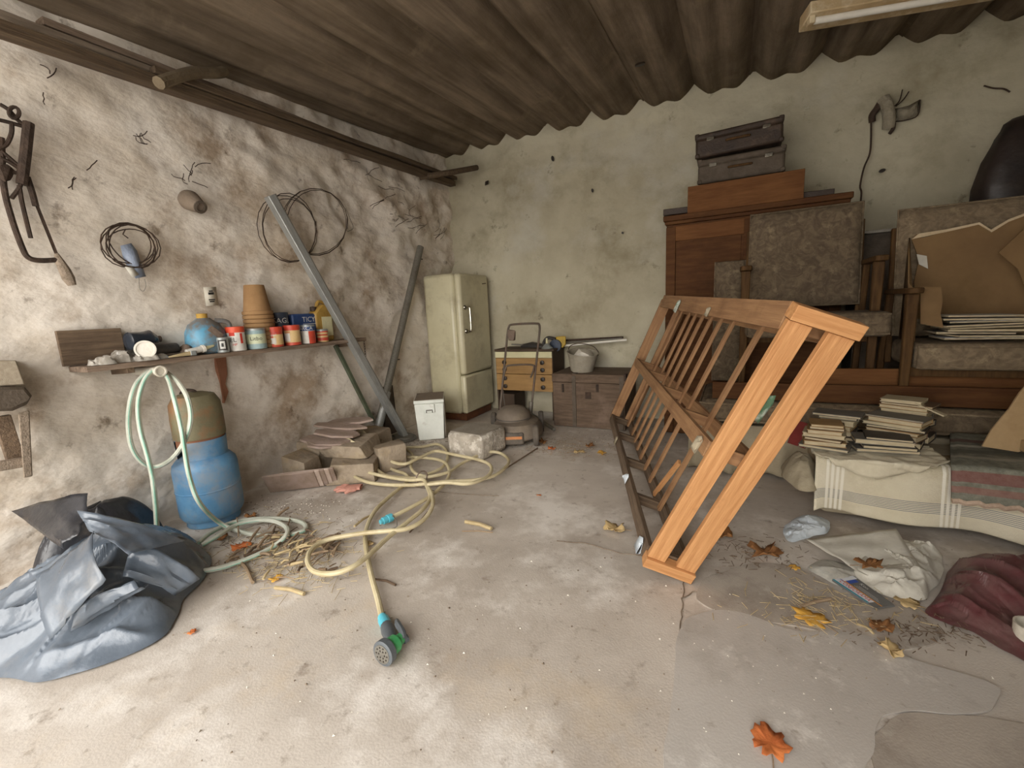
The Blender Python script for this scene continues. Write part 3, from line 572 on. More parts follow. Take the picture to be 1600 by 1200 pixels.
# dark bottle lying
ya, yb2 = YS(195, 515, -2.73), YS(252, 510, -2.73)
bt = T('dark_bottle', 'dark blue crumpled plastic bottle lying behind the torch', 'bottle', (-2.735, (ya+yb2)/2, SZ))
Mb = Matrix.Translation((-2.735, ya, SZ+.10)) @ Matrix.Rotation(R(-90), 4, 'X') @ Matrix.Rotation(R(-6), 4, 'Y')
L_ = yb2-ya
bo = MB().lathe([(.03, 0), (.045, .008), (.048, L_*.3), (.043, L_*.45), (.047, L_*.65), (.03, L_*.82), (.016, L_*.9)], 22, Mb)
bo.v = [v+V((0, 0, noise.noise(v*22)*.008)) for v in bo.v]
P('body', bo, 'bottle_dark', bt)
P('cap', MB().lathe([(.017, L_*.89), (.017, L_*.97), (.001, L_*.975)], 14, Mb), 'rag', bt)
# torch with a round lens
yt = YS(222, 533, -2.64)
to = T('torch', 'black cylindrical torch with silver lens ring lying on the shelf', 'torch', (-2.66, yt, SZ))
dv = (CAM-V((-2.62, yt, SZ+.055))); dv = V((dv.x, dv.y+.1, .0)).normalized()
Mt = Matrix.Translation(V((-2.625, yt, SZ+.056))) @ dv.to_track_quat('Z', 'Y').to_matrix().to_4x4()
P('head', MB().lathe([(.034, -.06), (.044, -.04), (.045, .0), (.037, .0), (.037, -.012), (.001, -.016)], 24, Mt), 'black_plastic', to)
P('lens_ring', MB().lathe([(.036, .0), (.0365, .005), (.044, .005), (.0445, -.001)], 28, Mt), 'tube_white', to)
P('lens', MB().lathe([(.036, -.006), (.036, -.004), (.001, -.004)], 20, Mt), 'knob', to)
P('body', MB().tube([(-2.66, yt+.03, SZ+.05), (-2.70, yt+.17, SZ+.045)], [.036, .03], 16), 'black_plastic', to)
# crumpled clear plastic
for i, (u, v, sx_, sy_, h, lb) in enumerate(((160, 562, .05, .065, .03, 'crumpled dusty plastic wrap at the end of the shelf'), (195, 552, .055, .07, .05, 'knotted crumpled plastic wrap between the end board and the torch'), (232, 548, .045, .085, .035, 'shiny flattened clear plastic bag in front of the torch'))):
    yy = YS(u, v, -2.65); xx = (-2.66, -2.70, -2.645)[i]
    O('plastic_wrap', blobpile([(xx+sx_*math.cos(a)*(1+.2*math.sin(3*a+i)), yy+sy_*math.sin(a)*(1+.2*math.cos(2*a+i))) for a in [k*PI/5 for k in range(10)]], h, 20+i, .022, 26, 20, 80), 'clear_plastic', lb, 'plastic wrap', ang=30).location.z = SZ+.001
for i, (u, v, x, lb) in enumerate(((262, 535, -2.72, 'brown rag bundled beside the torch on the shelf'), (288, 538, -2.70, 'small reddish rag in front of the blue jug'))):
    yy = YS(u, v, x)
    O('rag', blobpile([(x+.045*math.cos(a), yy+.05*math.sin(a)) for a in [k*PI/4 for k in range(8)]], .06, 40+i, .014, 18, 12, 44), 'rag', lb, 'rag').location.z = SZ+.001
# sealant tube, brush, strip
ya, yb2 = YS(292, 548, -2.62), YS(334, 536, -2.62)
st = T('sealant_tube', 'white sealant tube with a long nozzle lying on the shelf', 'tube', (-2.62, (ya+yb2)/2, SZ))
P('barrel', MB().tube([(-2.625, ya, SZ+.020), (-2.625, ya+(yb2-ya)*.55, SZ+.032)], .017, 14), 'tin_white', st)
P('collar', MB().tube([(-2.625, ya+(yb2-ya)*.55, SZ+.032), (-2.625, ya+(yb2-ya)*.64, SZ+.034)], .021, 10), 'tube_white', st)
P('nozzle', MB().tube([(-2.625, ya+(yb2-ya)*.64, SZ+.034), (-2.625, yb2, SZ+.044)], [.012, .006], 10), 'label_cream', st)
ya, yb2 = YS(262, 552, -2.61), YS(296, 545, -2.61)
br = T('paint_brush', 'stiff pale paint brush pointing along the shelf edge', 'brush', (-2.61, (ya+yb2)/2, SZ))
P('bristles', MB().hexa([(-2.612, ya, SZ+.004), (-2.604, ya, SZ+.004), (-2.60, yb2, SZ+.004), (-2.635, yb2, SZ+.004), (-2.612, ya, SZ+.01), (-2.604, ya, SZ+.01), (-2.60, yb2, SZ+.026), (-2.635, yb2, SZ+.026)]), 'straw', br, bev=.002)
P('ferrule', MB().box((-2.617, yb2+.012, SZ+.015), (.038, .028, .024)), 'tin_grey', br, bev=.002)
board('wooden_strip', (-2.66, YS(255, 545, -2.66), SZ+.012), (-2.66, YS(345, 540, -2.66)-.03, SZ+.012), .022, .02, 'leatherette_grey', None, label='dark flat strip lying along the shelf behind the sealant tube', cat='strip')
# rust run under the shelf
rs = [(337, 556), (354, 556), (356, 585), (353, 600), (358, 612), (352, 630), (348, 610), (345, 595), (342, 580)]
rp_ = [PX(u, v, XL+.012) for u, v in rs]
O('paint_run', MB().prism([(p.y, p.z) for p in rp_], XL-.03, XL+.006, Matrix(((0, 0, 1, 0), (1, 0, 0, 0), (0, 1, 0, 0), (0, 0, 0, 1)))), 'rust_paint', 'rust-brown paint run on the wall below the shelf', 'paint stain')

# ================================================================== THINGS HUNG ON THE LEFT WALL
def W(u, v, d=.02): return PX(u, v, XL+d)
sw = T('bow_saw', 'rusty bow saw with grey wooden handle hanging on the left wall', 'saw', W(60, 420))
P('bow', MB().tube(cr([W(2, 215, .05), W(6, 290, .05), W(18, 340, .05), W(34, 385, .05), (W(44, 402, .05)), W(62, 407, .05), W(90, 406, .05)], 5), .011, 8), 'dark_iron', sw)
P('blade', MB().bar(W(58, 322, .05), W(91, 404, .05), .003, .012, (0, 1, .4)), 'dark_iron', sw)
P('handle', MB().tube([W(88, 396, .05), W(94, 410, .05), W(101, 422, .05), W(107, 435, .05), W(113, 446, .05)], [.008, .018, .022, .024, .016], 10), 'grey_wood', sw)
P('front_arm', MB().tube(cr([W(42, 276, .05), W(50, 300, .05), W(56, 322, .05)], 4), .012, 8), 'dark_iron', sw)
tk = T('iron_tackle', 'rusty tangle of iron bars and straps hanging above the bow saw', 'tackle', W(30, 290))
P('thick_bar', MB().tube([W(45, 192, .07), W(40, 240, .07), W(34, 288, .06)], .019, 8), 'dark_iron', tk)
for pts in ([(0, 163), (14, 172), (26, 186), (40, 198)], [(-8, 186), (10, 190), (38, 198)], [(18, 190), (18, 208), (10, 226), (-4, 234)], [(2, 236), (14, 246), (32, 262)], [(0, 246), (16, 254), (34, 266)], [(30, 290), (34, 315), (40, 340), (48, 372)], [(-6, 262), (12, 268), (30, 272), (32, 290), (18, 310)]):
    P('strap', MB().tube(cr([W(u, v, .055) for u, v in pts], 4), .008, 7), 'dark_iron', tk)
P('ring', MB().tube([W(22+8*math.cos(a), 176+9*math.sin(a), .07) for a in [k*PI/8 for k in range(16)]], .007, 6, closed=True), 'dark_iron', tk)
P('crust', MB().hull([W(8+16*math.cos(a)*rng.uniform(.6, 1), 270+14*math.sin(a), .03+.05*rng.random()) for a in [k*.5 for k in range(13)]]), 'dark_iron', tk)
def loops(cu_, cv_, ru, rv, n, d, r, jit, rot=0, seed=1):
    rr = random.Random(seed); pts = []
    for k in range(n*20+1):
        a = k*PI/10; q_ = 1+jit*noise.noise(V((a*.37, seed, 0))); 
        x_ = ru*q_*math.cos(a)+ru*jit*.5*noise.noise(V((k*.07, 5, seed))); y_ = rv*q_*math.sin(a)
        pts.append(W(cu_+x_*math.cos(rot)-y_*math.sin(rot), cv_+x_*math.sin(rot)+y_*math.cos(rot), d+.006*math.sin(a*.7)))
    return MB().tube(pts, r, 5)
c1 = T('wire_coil', 'small coil of dark wire hung on the left wall around blue film', 'wire coil', W(203, 418))
P('loops', loops(203, 383, 40, 31, 6, .045, .003, .6, .35, 3), 'dark_iron', c1)
P('tie', MB().tube([W(196, 358, .05), W(192, 366, .055), (W(200, 372, .04))], .003, 5), 'dark_iron', c1)
bf = T('blue_film', 'faded blue plastic scrap with paper tag tucked in the wire coil', 'plastic scrap', W(212, 435))
gp = [W(u, v, .03+.006*((i*7) % 3)) for i, (u, v) in enumerate([(188, 384), (205, 380), (214, 392), (220, 410), (228, 432), (212, 435), (200, 420), (192, 402)])]
P('film', MB().add([sum(gp, V())/8+V((.02, 0, 0))]+gp, [(0, 1+k, 1+(k+1) % 8) for k in range(8)]), 'blue_film', bf, sol=.002)
P('paper_tag', MB().add([W(195, 417, .05), W(205, 415, .05), W(217, 429, .05), W(207, 434, .05)], [(0, 1, 2, 3)]), 'paper', bf, sol=.002)
P('wire_tail', MB().tube(cr([W(217, 434, .04), W(218, 450, .04), W(224, 455, .04), W(228, 446, .04), W(226, 436, .04)], 4), .0015, 5), 'dull_steel', bf)
c2 = T('fence_wire_coil', 'large double loop of thin dark fence wire hung on the left wall', 'wire coil', W(480, 412))
P('loops', loops(452, 356, 43, 54, 3, .05, .0028, .26, -.25, 11), 'dark_iron', c2)
P('loops', loops(492, 347, 50, 50, 3, .045, .0026, .26, .2, 15), 'dark_iron', c2)
P('stray_end', MB().tube(cr([W(543, 362, .03), W(552, 356, .05), W(546, 340, .04), W(540, 325, .04)], 4), .002, 5), 'dark_iron', c2)
bl = T('bell_fitting', 'dull brown bell-shaped metal fitting fixed to the left wall', 'wall fitting', W(300, 330))
dv = (W(310, 322, .10)-W(291, 310, .0)).normalized()
Mq = Matrix.Translation(W(293, 311, .0)) @ dv.to_track_quat('Z', 'Y').to_matrix().to_4x4()
P('bell', MB().lathe([(.052, .0), (.056, .02), (.05, .05), (.038, .10), (.03, .115)], 22, Mq), 'dust_lid', bl)
P('rim', MB().lathe([(.03, .113), (.035, .118), (.035, .126), (.022, .128), (.02, .11), (.001, .105)], 20, Mq), 'leatherette_grey', bl)
so_ = T('wall_notice', 'small yellowed notice plate on the left wall above the jug', 'plate', W(328, 478))
nc = [W(318, 449, .02), W(337, 448, .02), W(341, 477, .02), W(322, 478, .02)]
P('plate', MB().add(nc, [(0, 1, 2, 3)]), 'socket_white', so_, sol=.008)
for fz, wl_ in ((.22, .3), (.32, .45), (.38, .45), (.68, .5), (.78, .4)):
    aa = nc[0].lerp(nc[3], fz); bb_ = nc[1].lerp(nc[2], fz)
    P('printed_line', MB().bar(aa.lerp(bb_, .5-wl_/2)+V((.005, 0, 0)), aa.lerp(bb_, .5+wl_/2)+V((.005, 0, 0)), .002, .007, (0, 0, 1)), 'ink_black', so_)
# dried ivy roots clinging to the plaster
for k, (u, v, n_) in enumerate(((285, 275, 7), (225, 215, 5), (610, 300, 6), (680, 360, 7), (630, 345, 6), (575, 270, 4), (120, 275, 3), (85, 130, 3))):
    mb = MB()
    for j in range(n_):
        rr = random.Random(k*31+j); a = rr.uniform(0, 6.28); p = (u+rr.uniform(-22, 22), v+rr.uniform(-16, 16)); pts = [p]
        for s in range(4): a += rr.uniform(-.7, .7); p = (p[0]+7*math.cos(a), p[1]+5*math.sin(a)); pts.append(p)
        mb.tube([W(x_, y_, .022) for x_, y_ in pts], .0022, 4)
    O('dried_roots', mb, 'dark_iron', ['thin dried roots on the plaster beside the bell-shaped fitting', 'thin dried roots on the plaster below the first roof stick', 'thin dried roots under the corner timbers', 'thin dried roots running down the room corner', 'thin dried roots left of the room corner', 'curled dried root hanging from the stored boards', 'short dried roots between saw and wire coil', 'hair-thin roots under the longest board'][k], 'roots', kind='stuff')

# ================================================================== WALL BENCH AT THE LEFT EDGE
wbn = T('wall_bench', 'grey weathered wooden bench end standing against the left wall', 'bench', (-2.66, .62, PX(40, 745, -2.6).z))
g = lambda u, v, x=-2.60: PX(u, v, x)
P('top_board', MB().hexa([g(-60, 607), g(39, 601), g(39, 601, -2.79), g(-60, 607, -2.79), g(-60, 563), g(25, 563), g(25, 563, -2.79), g(-60, 563, -2.79)]), 'pale_wood', wbn, bev=.004)
pp = [g(u, v, x) for x in (-2.58, -2.78) for u, v in ((-60, 605), (38, 604), (50, 618), (42, 632), (20, 642), (-60, 645))]
P('bundle', MB().hull(pp), 'leatherette_grey', wbn, bev=.012)
P('leg', MB().hexa([g(37, 747), g(51, 744), g(51, 744, -2.68), g(37, 747, -2.68), g(28, 645), g(46, 641), g(46, 641, -2.68), g(28, 645, -2.68)]), 'grey_wood', wbn, bev=.004)
P('brace', MB().bar(g(2, 650, -2.70), g(26, 725, -2.70), .03, .05, (0, 1, 0)), 'old_wood', wbn, bev=.003)
P('rail', MB().bar(g(-60, 738, -2.66), g(36, 722, -2.66), .03, .04), 'grey_wood', wbn, bev=.003)

# ================================================================== GAS CYLINDER
gx, gy = -2.585, 1.285
gc = T('gas_cylinder', 'dusty blue gas cylinder with a rusty olive cap beside the green hose', 'gas cylinder', (gx, gy, 0))
Mg = Matrix.Translation((gx, gy, 0))
P('body', MB().lathe([(.10, .035), (.140, .04), (.151, .06), (.153, .10), (.153, .315), (.147, .345), (.125, .372), (.10, .385)], 36, Mg), 'gas_blue', gc)
P('weld_seam', MB().lathe([(.153, .196), (.1555, .199), (.1555, .203), (.153, .206)], 36, Mg), 'gas_blue', gc)
P('foot_ring', MB().lathe([(.118, 0), (.122, .05), (.126, .05), (.128, .0)], 30, Mg), 'gas_blue', gc)
P('collar', MB().lathe([(.114, .36), (.118, .475), (.112, .475), (.108, .36)], 34, Mg, R(-62), R(248)), 'gas_blue', gc)
P('neck_band', MB().lathe([(.112, .44), (.112, .505), (.10, .505)], 30, Mg), 'rust_paint', gc)
cp = P('cap', MB().lathe([(.119, .487), (.121, .50), (.121, .60), (.117, .67), (.095, .712), (.05, .727), (.001, .73)], 36, Mg), 'gas_cap', gc)
P('cap_knob', MB().tube(cr([(gx-.06, gy-.03, .722), (gx-.04, gy-.02, .74), (gx, gy, .738), (gx+.01, gy+.01, .727)], 4), .008, 7), 'dark_iron', cp)

# ================================================================== POSTS LEANING IN THE CORNER
p1_, f1 = PX(421, 306, XL+.13), F(632, 682, .03)
gp1 = T('steel_post', 'galvanised steel post with round foot plate leaning against the left wall', 'post', (f1.x, f1.y, 0))
board('tube', f1+V((0, 0, .0)), p1_, .062, .05, 'zinc', gp1, (0, 0, 1), .004)
ax_ = (p1_-f1).normalized(); sd = V((0, 0, 1)).cross(ax_).normalized(); nn = ax_.cross(sd)
for s in (-1, 1): board('lip', f1+sd*.024*s+nn*.027+ax_*.05, p1_+sd*.024*s+nn*.027, .012, .008, 'dull_steel', gp1, (0, 0, 1), .001)
ft = P('foot_plate', MB().lathe([(.001, 0), (.105, 0), (.11, .006), (.11, .016), (.09, .02), (.085, .03), (.04, .034), (.001, .036)], 30, Matrix.Translation((f1.x-.01, f1.y, .012)) @ Matrix.Rotation(R(7), 4, 'Y')), 'dull_steel', gp1)
p2_, f2 = PX(657, 386, XL+.05), PX(588, 684, XL+.06); f2.z = max(f2.z, .012)
gp2 = T('steel_pole', 'dull grey steel pole crossing behind the galvanised post', 'pole', f2)
P('tube', MB().tube([f2+(p2_-f2).normalized()*.0+V((0, 0, .02)), p2_], .033, 12), 'dull_steel', gp2)
P('sleeve', MB().tube([f2+V((0.006, 0, .02)), f2.lerp(p2_, .22)], .0365, 12), 'zinc', gp2)
for t_ in (.38, .93): P('bolt', MB().tube([f2.lerp(p2_, t_), f2.lerp(p2_, t_)+V((.02, .05, 0))], .006, 6), 'dark_iron', gp2)
g1, g2 = PX(524, 540, XL+.055), PX(583, 658, XL+.05)
board('green_bar', g2, g1, .025, .03, 'green_bar', None, (1, 0, 0), .002, 'thin dark green bar slanting from the shelf end to the ground', 'bar')
b1_, b2_ = PX(590, 572, XL+.025), PX(606, 676, XL+.028)
board('dark_board', (XL+.045, 2.93, .02), (XL+.035, 2.93, .46), .03, .15, 'leatherette', None, (0, 1, 0), .004, 'short dark brown board standing behind the crossed posts', 'board')
O('stone_block', MB().hull([V((-2.72, 2.62, .0))+V((rng.uniform(-.07, .07), rng.uniform(-.14, .14), rng.choice((0.0, .17, .16)))) for k in range(22)]), 'stone', 'grey-brown stone block at the foot of the dull steel pole', 'stone', bev=.006)
chn = T('chain', 'short rusty chain hanging from the shelf end', 'chain', (-2.615, 2.575, SZ-.16))
for k in range(6):
    Mk = Matrix.Translation((-2.588, 2.55, SZ-.035-.02*k)) @ Matrix.Rotation(R(90*k), 4, 'Z')
    P('chain_link', MB(Mk).tube([(.006*math.cos(a), 0, .0125*math.sin(a)) for a in [j*PI/5 for j in range(10)]], .002, 5, closed=True), 'dark_iron', chn)

# ================================================================== GREEN HOSE ON ITS HOOK
hk = T('hose_hook', 'white plastic hose holder under the shelf', 'hook', (-2.6, YS(246, 580, -2.6), .80))
hy_ = YS(246, 580, -2.6); hz_ = PX(246, 580, -2.6).z
P('spool', MB().tube([(-2.80, hy_-.01, hz_), (-2.57, hy_+.0, hz_)], .022, 14), 'socket_white', hk)
P('end_ring', MB().tube([(-2.57+.0, hy_+.024*math.cos(a), hz_+.024*math.sin(a)) for a in [k*PI/8 for k in range(16)]], .006, 6, closed=True), 'socket_white', hk)
G = lambda u, v, x=-2.60: PX(u, v, x)
HR = .0115
h1 = [G(246, 850, -2.38), G(244, 800, -2.42), G(241, 769, -2.45), G(238, 745, -2.5), G(230, 710, -2.55), G(219, 670, -2.585), G(216, 630, -2.59), G(224, 598, -2.6), G(236, 581, -2.61), G(248, 576, -2.62),
      G(262, 590, -2.57), G(272, 622, -2.48), G(283, 668, -2.43), G(288, 700, -2.40), G(296, 745, -2.37), G(312, 786, -2.31), F(345, 818, .05), F(385, 833, .013), F(430, 838, .013), F(468, 832, .014), F(478, 822, .013), F(460, 813, .013), F(415, 810, .013), F(365, 816, .013), F(330, 832, .03), F(310, 848, .03)]
h2 = [F(318, 892, .013), F(350, 886, .013), F(390, 872, .013), F(425, 855, .013), F(446, 838, .034), F(448, 825, .034), F(430, 815, .034), F(405, 813, .034), F(370, 820, .034), F(340, 838, .045), F(316, 852, .03)]
h3 = [G(250, 578, -2.635), G(230, 582, -2.635), G(210, 606, -2.625), G(201, 650, -2.62), G(205, 695, -2.62), G(222, 722, -2.62), G(244, 729, -2.62), G(268, 717, -2.54), G(288, 690, -2.44), G(298, 655, -2.42), G(293, 622, -2.44), G(278, 597, -2.54), G(262, 583, -2.62)]
gh = T('green_hose', 'pale green garden hose looped over the hook and trailing to the floor', 'hose', F(400, 838))
for nm, pts in (('hanging_run', h1), ('floor_run', h2), ('hanging_loop', h3)):
    c = cr(pts, 8); seg = P(nm, MB().tube(c, HR, 8), 'hose_green', gh)
    P('stripe', MB().tube([p+V((HR*.88, -HR*.34, .000)) for p in c], HR*(.42 if nm == 'hanging_run' else .24), 6), 'hose_stripe', seg)

# ================================================================== PLASTIC BAGS
bagpx = [(-60, 1075), (0, 1062), (90, 1058), (175, 1040), (240, 1005), (275, 962), (300, 925), (330, 885), (318, 858), (290, 842)]
ol = [(F(u, v).x, F(u, v).y) for u, v in bagpx] + [(-2.40, 1.02), (-2.54, .86), (-2.60, .55), (-2.50, .25), (-2.25, .12)]
gbag = T('rubbish_bag', 'large grey crumpled plastic rubbish bag on the floor by the left wall', 'rubbish bag', (-2.2, .6, 0))
sd_ = (F(280, 925)-F(0, 1010)).normalized()
P('sheet', blobpile(ol, .25, 3.3, .04, 4.6, 90, 380, 1.6, streak=(sd_.x, sd_.y, 32, .042), c=(-2.2, .70), aniso=(1.9, .8), tilt=(-.5, .15)), 'bag_grey', gbag, ang=75)
def flap(px, bulge=.03, n=12):
    """a loose fold of the bag: a curved sheet through four corner places (u, v, height)"""
    c4_ = [F(u, v, z) for u, v, z in px]; nn_ = (c4_[1]-c4_[0]).cross(c4_[3]-c4_[0]).normalized()
    if nn_.dot(CAM-c4_[0]) < 0: nn_ = -nn_
    return MB().grid(lambda u, v: c4_[0].lerp(c4_[1], u).lerp(c4_[3].lerp(c4_[2], u), v)+nn_*(bulge*math.sin(PI*u)*(1-v*.4)+.018*crease(V((u*2.2, v*3.1, px[0][0]*.01)))), n, n)
for px, bl_ in (([(152, 832, .36), (168, 906, .26), (80, 1000, .10), (60, 900, .26)], .03), ([(205, 848, .30), (312, 905, .10), (272, 932, .06), (190, 902, .22)], .035), ([(120, 800, .42), (292, 845, .24), (200, 868, .30), (140, 830, .36)], .02), ([(210, 905, .22), (232, 912, .18), (110, 985, .10), (120, 940, .20)], .025)):
    P('fold', flap(px, bl_), 'bag_grey', gbag, sol=.002, ang=40)
yl, yr = PX(22, 800, -2.62).y, PX(262, 800, -2.60).y
cyb = (yl+yr)/2; hyb = (yr-yl)/2
ol2 = [(-2.665+.115*math.cos(a)*(1+.1*math.sin(3*a)), cyb+hyb*math.sin(a)) for a in [k*PI/6 for k in range(12)]]
kbag = T('black_bag', 'dusty black plastic bag heaped behind the grey rubbish bag', 'rubbish bag', (-2.66, cyb, 0))
P('sheet', blobpile([(max(x, XL+.03), y) for x, y in ol2], PX(140, 790, -2.66).z, 8.1, .03, 6.5, 50, 200, 3.2, aniso=(1.3, .9)), 'bag_black', kbag, ang=75)
P('fold', flap([(22, 800, .34), (140, 772, .42), (128, 838, .32), (100, 858, .28)], .02), 'bag_black', kbag, sol=.002, ang=40)

# ================================================================== STONES, SLATES, GLOVE
def stone(c, d, rot, seed, label, mat='stone', n=24, name='stone', cat='stone', bev=.018, grp='stones heaped by the left wall'):
    rr = random.Random(seed); Ms = Matrix.Translation(c) @ Matrix.Rotation(R(rot), 4, 'Z')
    pts = []
    for k in range(n):
        p = V((rr.choice((-1, 1))*rr.uniform(.6, 1), rr.choice((-1, 1))*rr.uniform(.6, 1), rr.choice((0, 1))*rr.uniform(.8, 1) if k > 3 else 0))
        pts.append(Ms @ V((p.x*d[0]/2, p.y*d[1]/2, p.z*d[2])))
    return O(name, MB().hull(pts), mat, label, cat, None, bev=bev)
stone((-2.30, 2.06, 0), (.34, .30, .13), 35, 2, 'large pale buff stone lowest in the heap by the left wall')
stone((-2.42, 2.16, .13), (.36, .32, .10), 20, 5, 'broad flat grey stone on top of the buff stone')
stone((-2.56, 1.86, 0), (.22, .22, .2), 10, 9, 'upright angular stone at the wall end of the heap')
stone((-2.66, 2.10, 0), (.22, .30, .27), 0, 13, 'dark rough stone against the wall behind the heap')
stone((-2.18, 2.30, .0), (.24, .2, .19), 60, 21, 'yellowish broken stone where the cream hose crosses the heap')
stone((-2.55, 2.46, .0), (.26, .30, .2), 5, 33, 'brown stone at the far end of the heap')
for k, (x, y, z, rx, ry, rzt, w_, h_) in enumerate(((-2.52, 2.03, .25, 9, 8, 30, .30, .15), (-2.48, 2.12, .275, 6, 10, 38, .27, .13), (-2.56, 2.20, .30, 4, 6, 25, .30, .12), (-2.60, 2.34, .30, 3, -4, 10, .34, .14), (-2.50, 2.00, .235, 12, 8, 55, .22, .12))):
    Ms = Matrix.Translation((x, y, z)) @ Matrix.Rotation(R(rzt), 4, 'Z') @ Matrix.Rotation(R(ry), 4, 'Y') @ Matrix.Rotation(R(rx), 4, 'X')
    rr = random.Random(k+50); poly = [(w_*.62*math.cos(a)*rr.uniform(.75, 1.1), h_*.62*math.sin(a)*rr.uniform(.8, 1.15)) for a in [j*PI/3.5 for j in range(7)]]
    O('slate_shard', MB().prism(poly, -.008, .008, Ms), 'slate', ('second-lowest pinkish slate shard on the stone heap', 'middle pinkish slate shard on the stone heap', 'topmost pinkish slate shard on the stone heap', 'long slate shard leaning to the wall end of the stone heap', 'lowest pinkish slate shard on the stone heap')[k], 'slate', 'slate shards on the stone heap', bev=.002)
ta = F(470, 772); 
for k in range(5):
    x, y = -2.47+.018*k, 1.70+.022*k
    Ms = Matrix.Translation((x, y, .075)) @ Matrix.Rotation(R(38), 4, 'Z') @ Matrix.Rotation(R(-56), 4, 'X')
    O('floor_tile', MB(Ms).box((0, 0, 0), (.30, .165, .012)), 'tile_edge' if k % 2 else 'slate', 'thin beige floor tile in the set leaning beside the gas cylinder', 'tile', 'floor tiles leaning by the gas cylinder', bev=.002)
gl = F(553, 766)
Mg_ = Matrix.Translation((gl.x, gl.y, .006)) @ Matrix.Rotation(R(-148), 4, 'Z') @ Matrix.Scale(.95, 4)
gm = MB(Mg_)
gm.grid(lambda u, v: (-.05+.10*v, (.045-.006*abs(v-.4))*math.cos(u*2*PI), .014+.014*math.sin(u*2*PI)), 16, 6, loop=True)
for (x0_, y0_, x1_, y1_, r_) in ((.04, .035, .10, .05, .012), (.045, .013, .125, .018, .0125), (.045, -.010, .12, -.014, .0125), (.04, -.033, .095, -.045, .0115), (-.02, .04, .035, .085, .013)):
    gm.tube([(x0_, y0_, .014), ((x0_+x1_)/2, (y0_+y1_)/2, .018), (x1_*.93, y1_, .014), (x1_, y1_, .012)], [r_, r_, r_*.8, r_*.3], 8)
O('work_glove', gm, 'glove', 'pink rubber work glove lying on the floor by the stone heap', 'glove', ang=60)

# ================================================================== RIGHT SIDE: BEDS, ARMCHAIRS
def cloth(name, fn, nu, nv, mat, par=None, label=None, cat=None, sol=.006, group=None):
    vs_ = [V(fn(i/nu, j/nv)) for j in range(nv+1) for i in range(nu+1)]; off = ROOT[par] if par else sum(vs_, V())/len(vs_)
    fs_ = [(j*(nu+1)+i, j*(nu+1)+i+1, (j+1)*(nu+1)+i+1, (j+1)*(nu+1)+i) for j in range(nv) for i in range(nu)]
    me = bpy.data.meshes.new(name); me.from_pydata([v-off for v in vs_], [], fs_); me.materials.append(MATS[mat]); me.shade_smooth()
    uvl = me.uv_layers.new(name='weave')
    for p in me.polygons:
        for li in p.loop_indices:
            k = me.loops[li].vertex_index; uvl.data[li].uv = ((k % (nu+1))/nu, (k//(nu+1))/nv)
    o = bpy.data.objects.new(name, me); COL.objects.link(o)
    if par: o.parent = par
    else: o.location = off
    ROOT[o] = off; finish(o, 0, sol); return tag(o, label, cat, group)
def woven(name, base_, lines, rough=.95):
    """cloth with woven bands: lines = [(axis, centre, half width, colour)] in the cloth's own weave coordinates"""
    mt = pm(name, base_[0], base_[1], base_[2], rough=rough, bump=.25, bscale=150, dirt=base_[3], damt=.45, dscale=4)
    t = mt.node_tree; n = t.nodes; L = t.links.new; b = n['Principled BSDF']; src = b.inputs['Base Color'].links[0].from_socket
    uv = n.new('ShaderNodeUVMap'); uv.uv_map = 'weave'; sp = n.new('ShaderNodeSeparateXYZ'); L(uv.outputs[0], sp.inputs[0])
    for ax, c, hw, colr, amt in lines:
        s = n.new('ShaderNodeMath'); s.operation = 'SUBTRACT'; L(sp.outputs[ax], s.inputs[0]); s.inputs[1].default_value = c
        a = n.new('ShaderNodeMath'); a.operation = 'ABSOLUTE'; L(s.outputs[0], a.inputs[0])
        l = n.new('ShaderNodeMath'); l.operation = 'LESS_THAN'; L(a.outputs[0], l.inputs[0]); l.inputs[1].default_value = hw
        g_ = n.new('ShaderNodeMath'); g_.operation = 'MULTIPLY'; L(l.outputs[0], g_.inputs[0]); g_.inputs[1].default_value = amt
        mx = n.new('ShaderNodeMix'); mx.data_type = 'RGBA'; L(g_.outputs[0], mx.inputs[0]); L(src, mx.inputs[6]); mx.inputs[7].default_value = lin(colr); src = mx.outputs[2]
    L(src, b.inputs['Base Color'])
woven('striped_linen', ('cfc5ab', 'ddd4bd', 3, 'ab9c7c'), [(1, .60+.028*k, .0055, '5f6776', .8) for k in range(7)] + [(0, c+d, .0035, 'f0eadb', .9) for c in (.03, .28, .47, .72, .9) for d in (0, .012, .024, .036)])
woven('plaid_blanket', ('6b6a5e', '8a897b', 30, '55534a'), [(1, .30, .018, 'b9b3a2', .6), (1, .42, .05, '59584e', .5), (0, .28, .03, '7d3436', .55), (0, .40, .03, '7d3436', .55), (1, .18, .04, '6d2f32', .5), (1, .78, .05, '7d3a38', .6), (1, .9, .03, '8f5a52', .6), (0, .62, .03, 'b0aa9a', .4), (1, .55, .02, 'aaa493', .5), (0, .85, .05, '7d3436', .5)])
BX0, BX1 = .40, 2.05
fb_ = T('mattress', 'low cloth-covered mattress bed in front, beneath the old books', 'bed', (1.2, 2.66, 0))
P('core', MB().box(((BX0+BX1)/2, 2.675, .165), (BX1-BX0-.02, .47, .27)), 'linen_dirty', fb_, bev=.03)
def drp(u, v):
    x = BX0-.02+(BX1-BX0)*u; k = .5+.5*v
    yy = 2.425-.025*v-.026*math.sin(x*19+1.6*math.sin(x*4))*v-.02*v*noise.noise(V((x*3, 0, 0))); z = .313-(.275+.02*math.sin(x*5+1)-.035*max(0, 1-abs(u-.02)*12))*v
    if v < .04: return (x, 2.62 if v == 0 else 2.44, .316 if v == 0 else .318)
    return (x, yy, z)
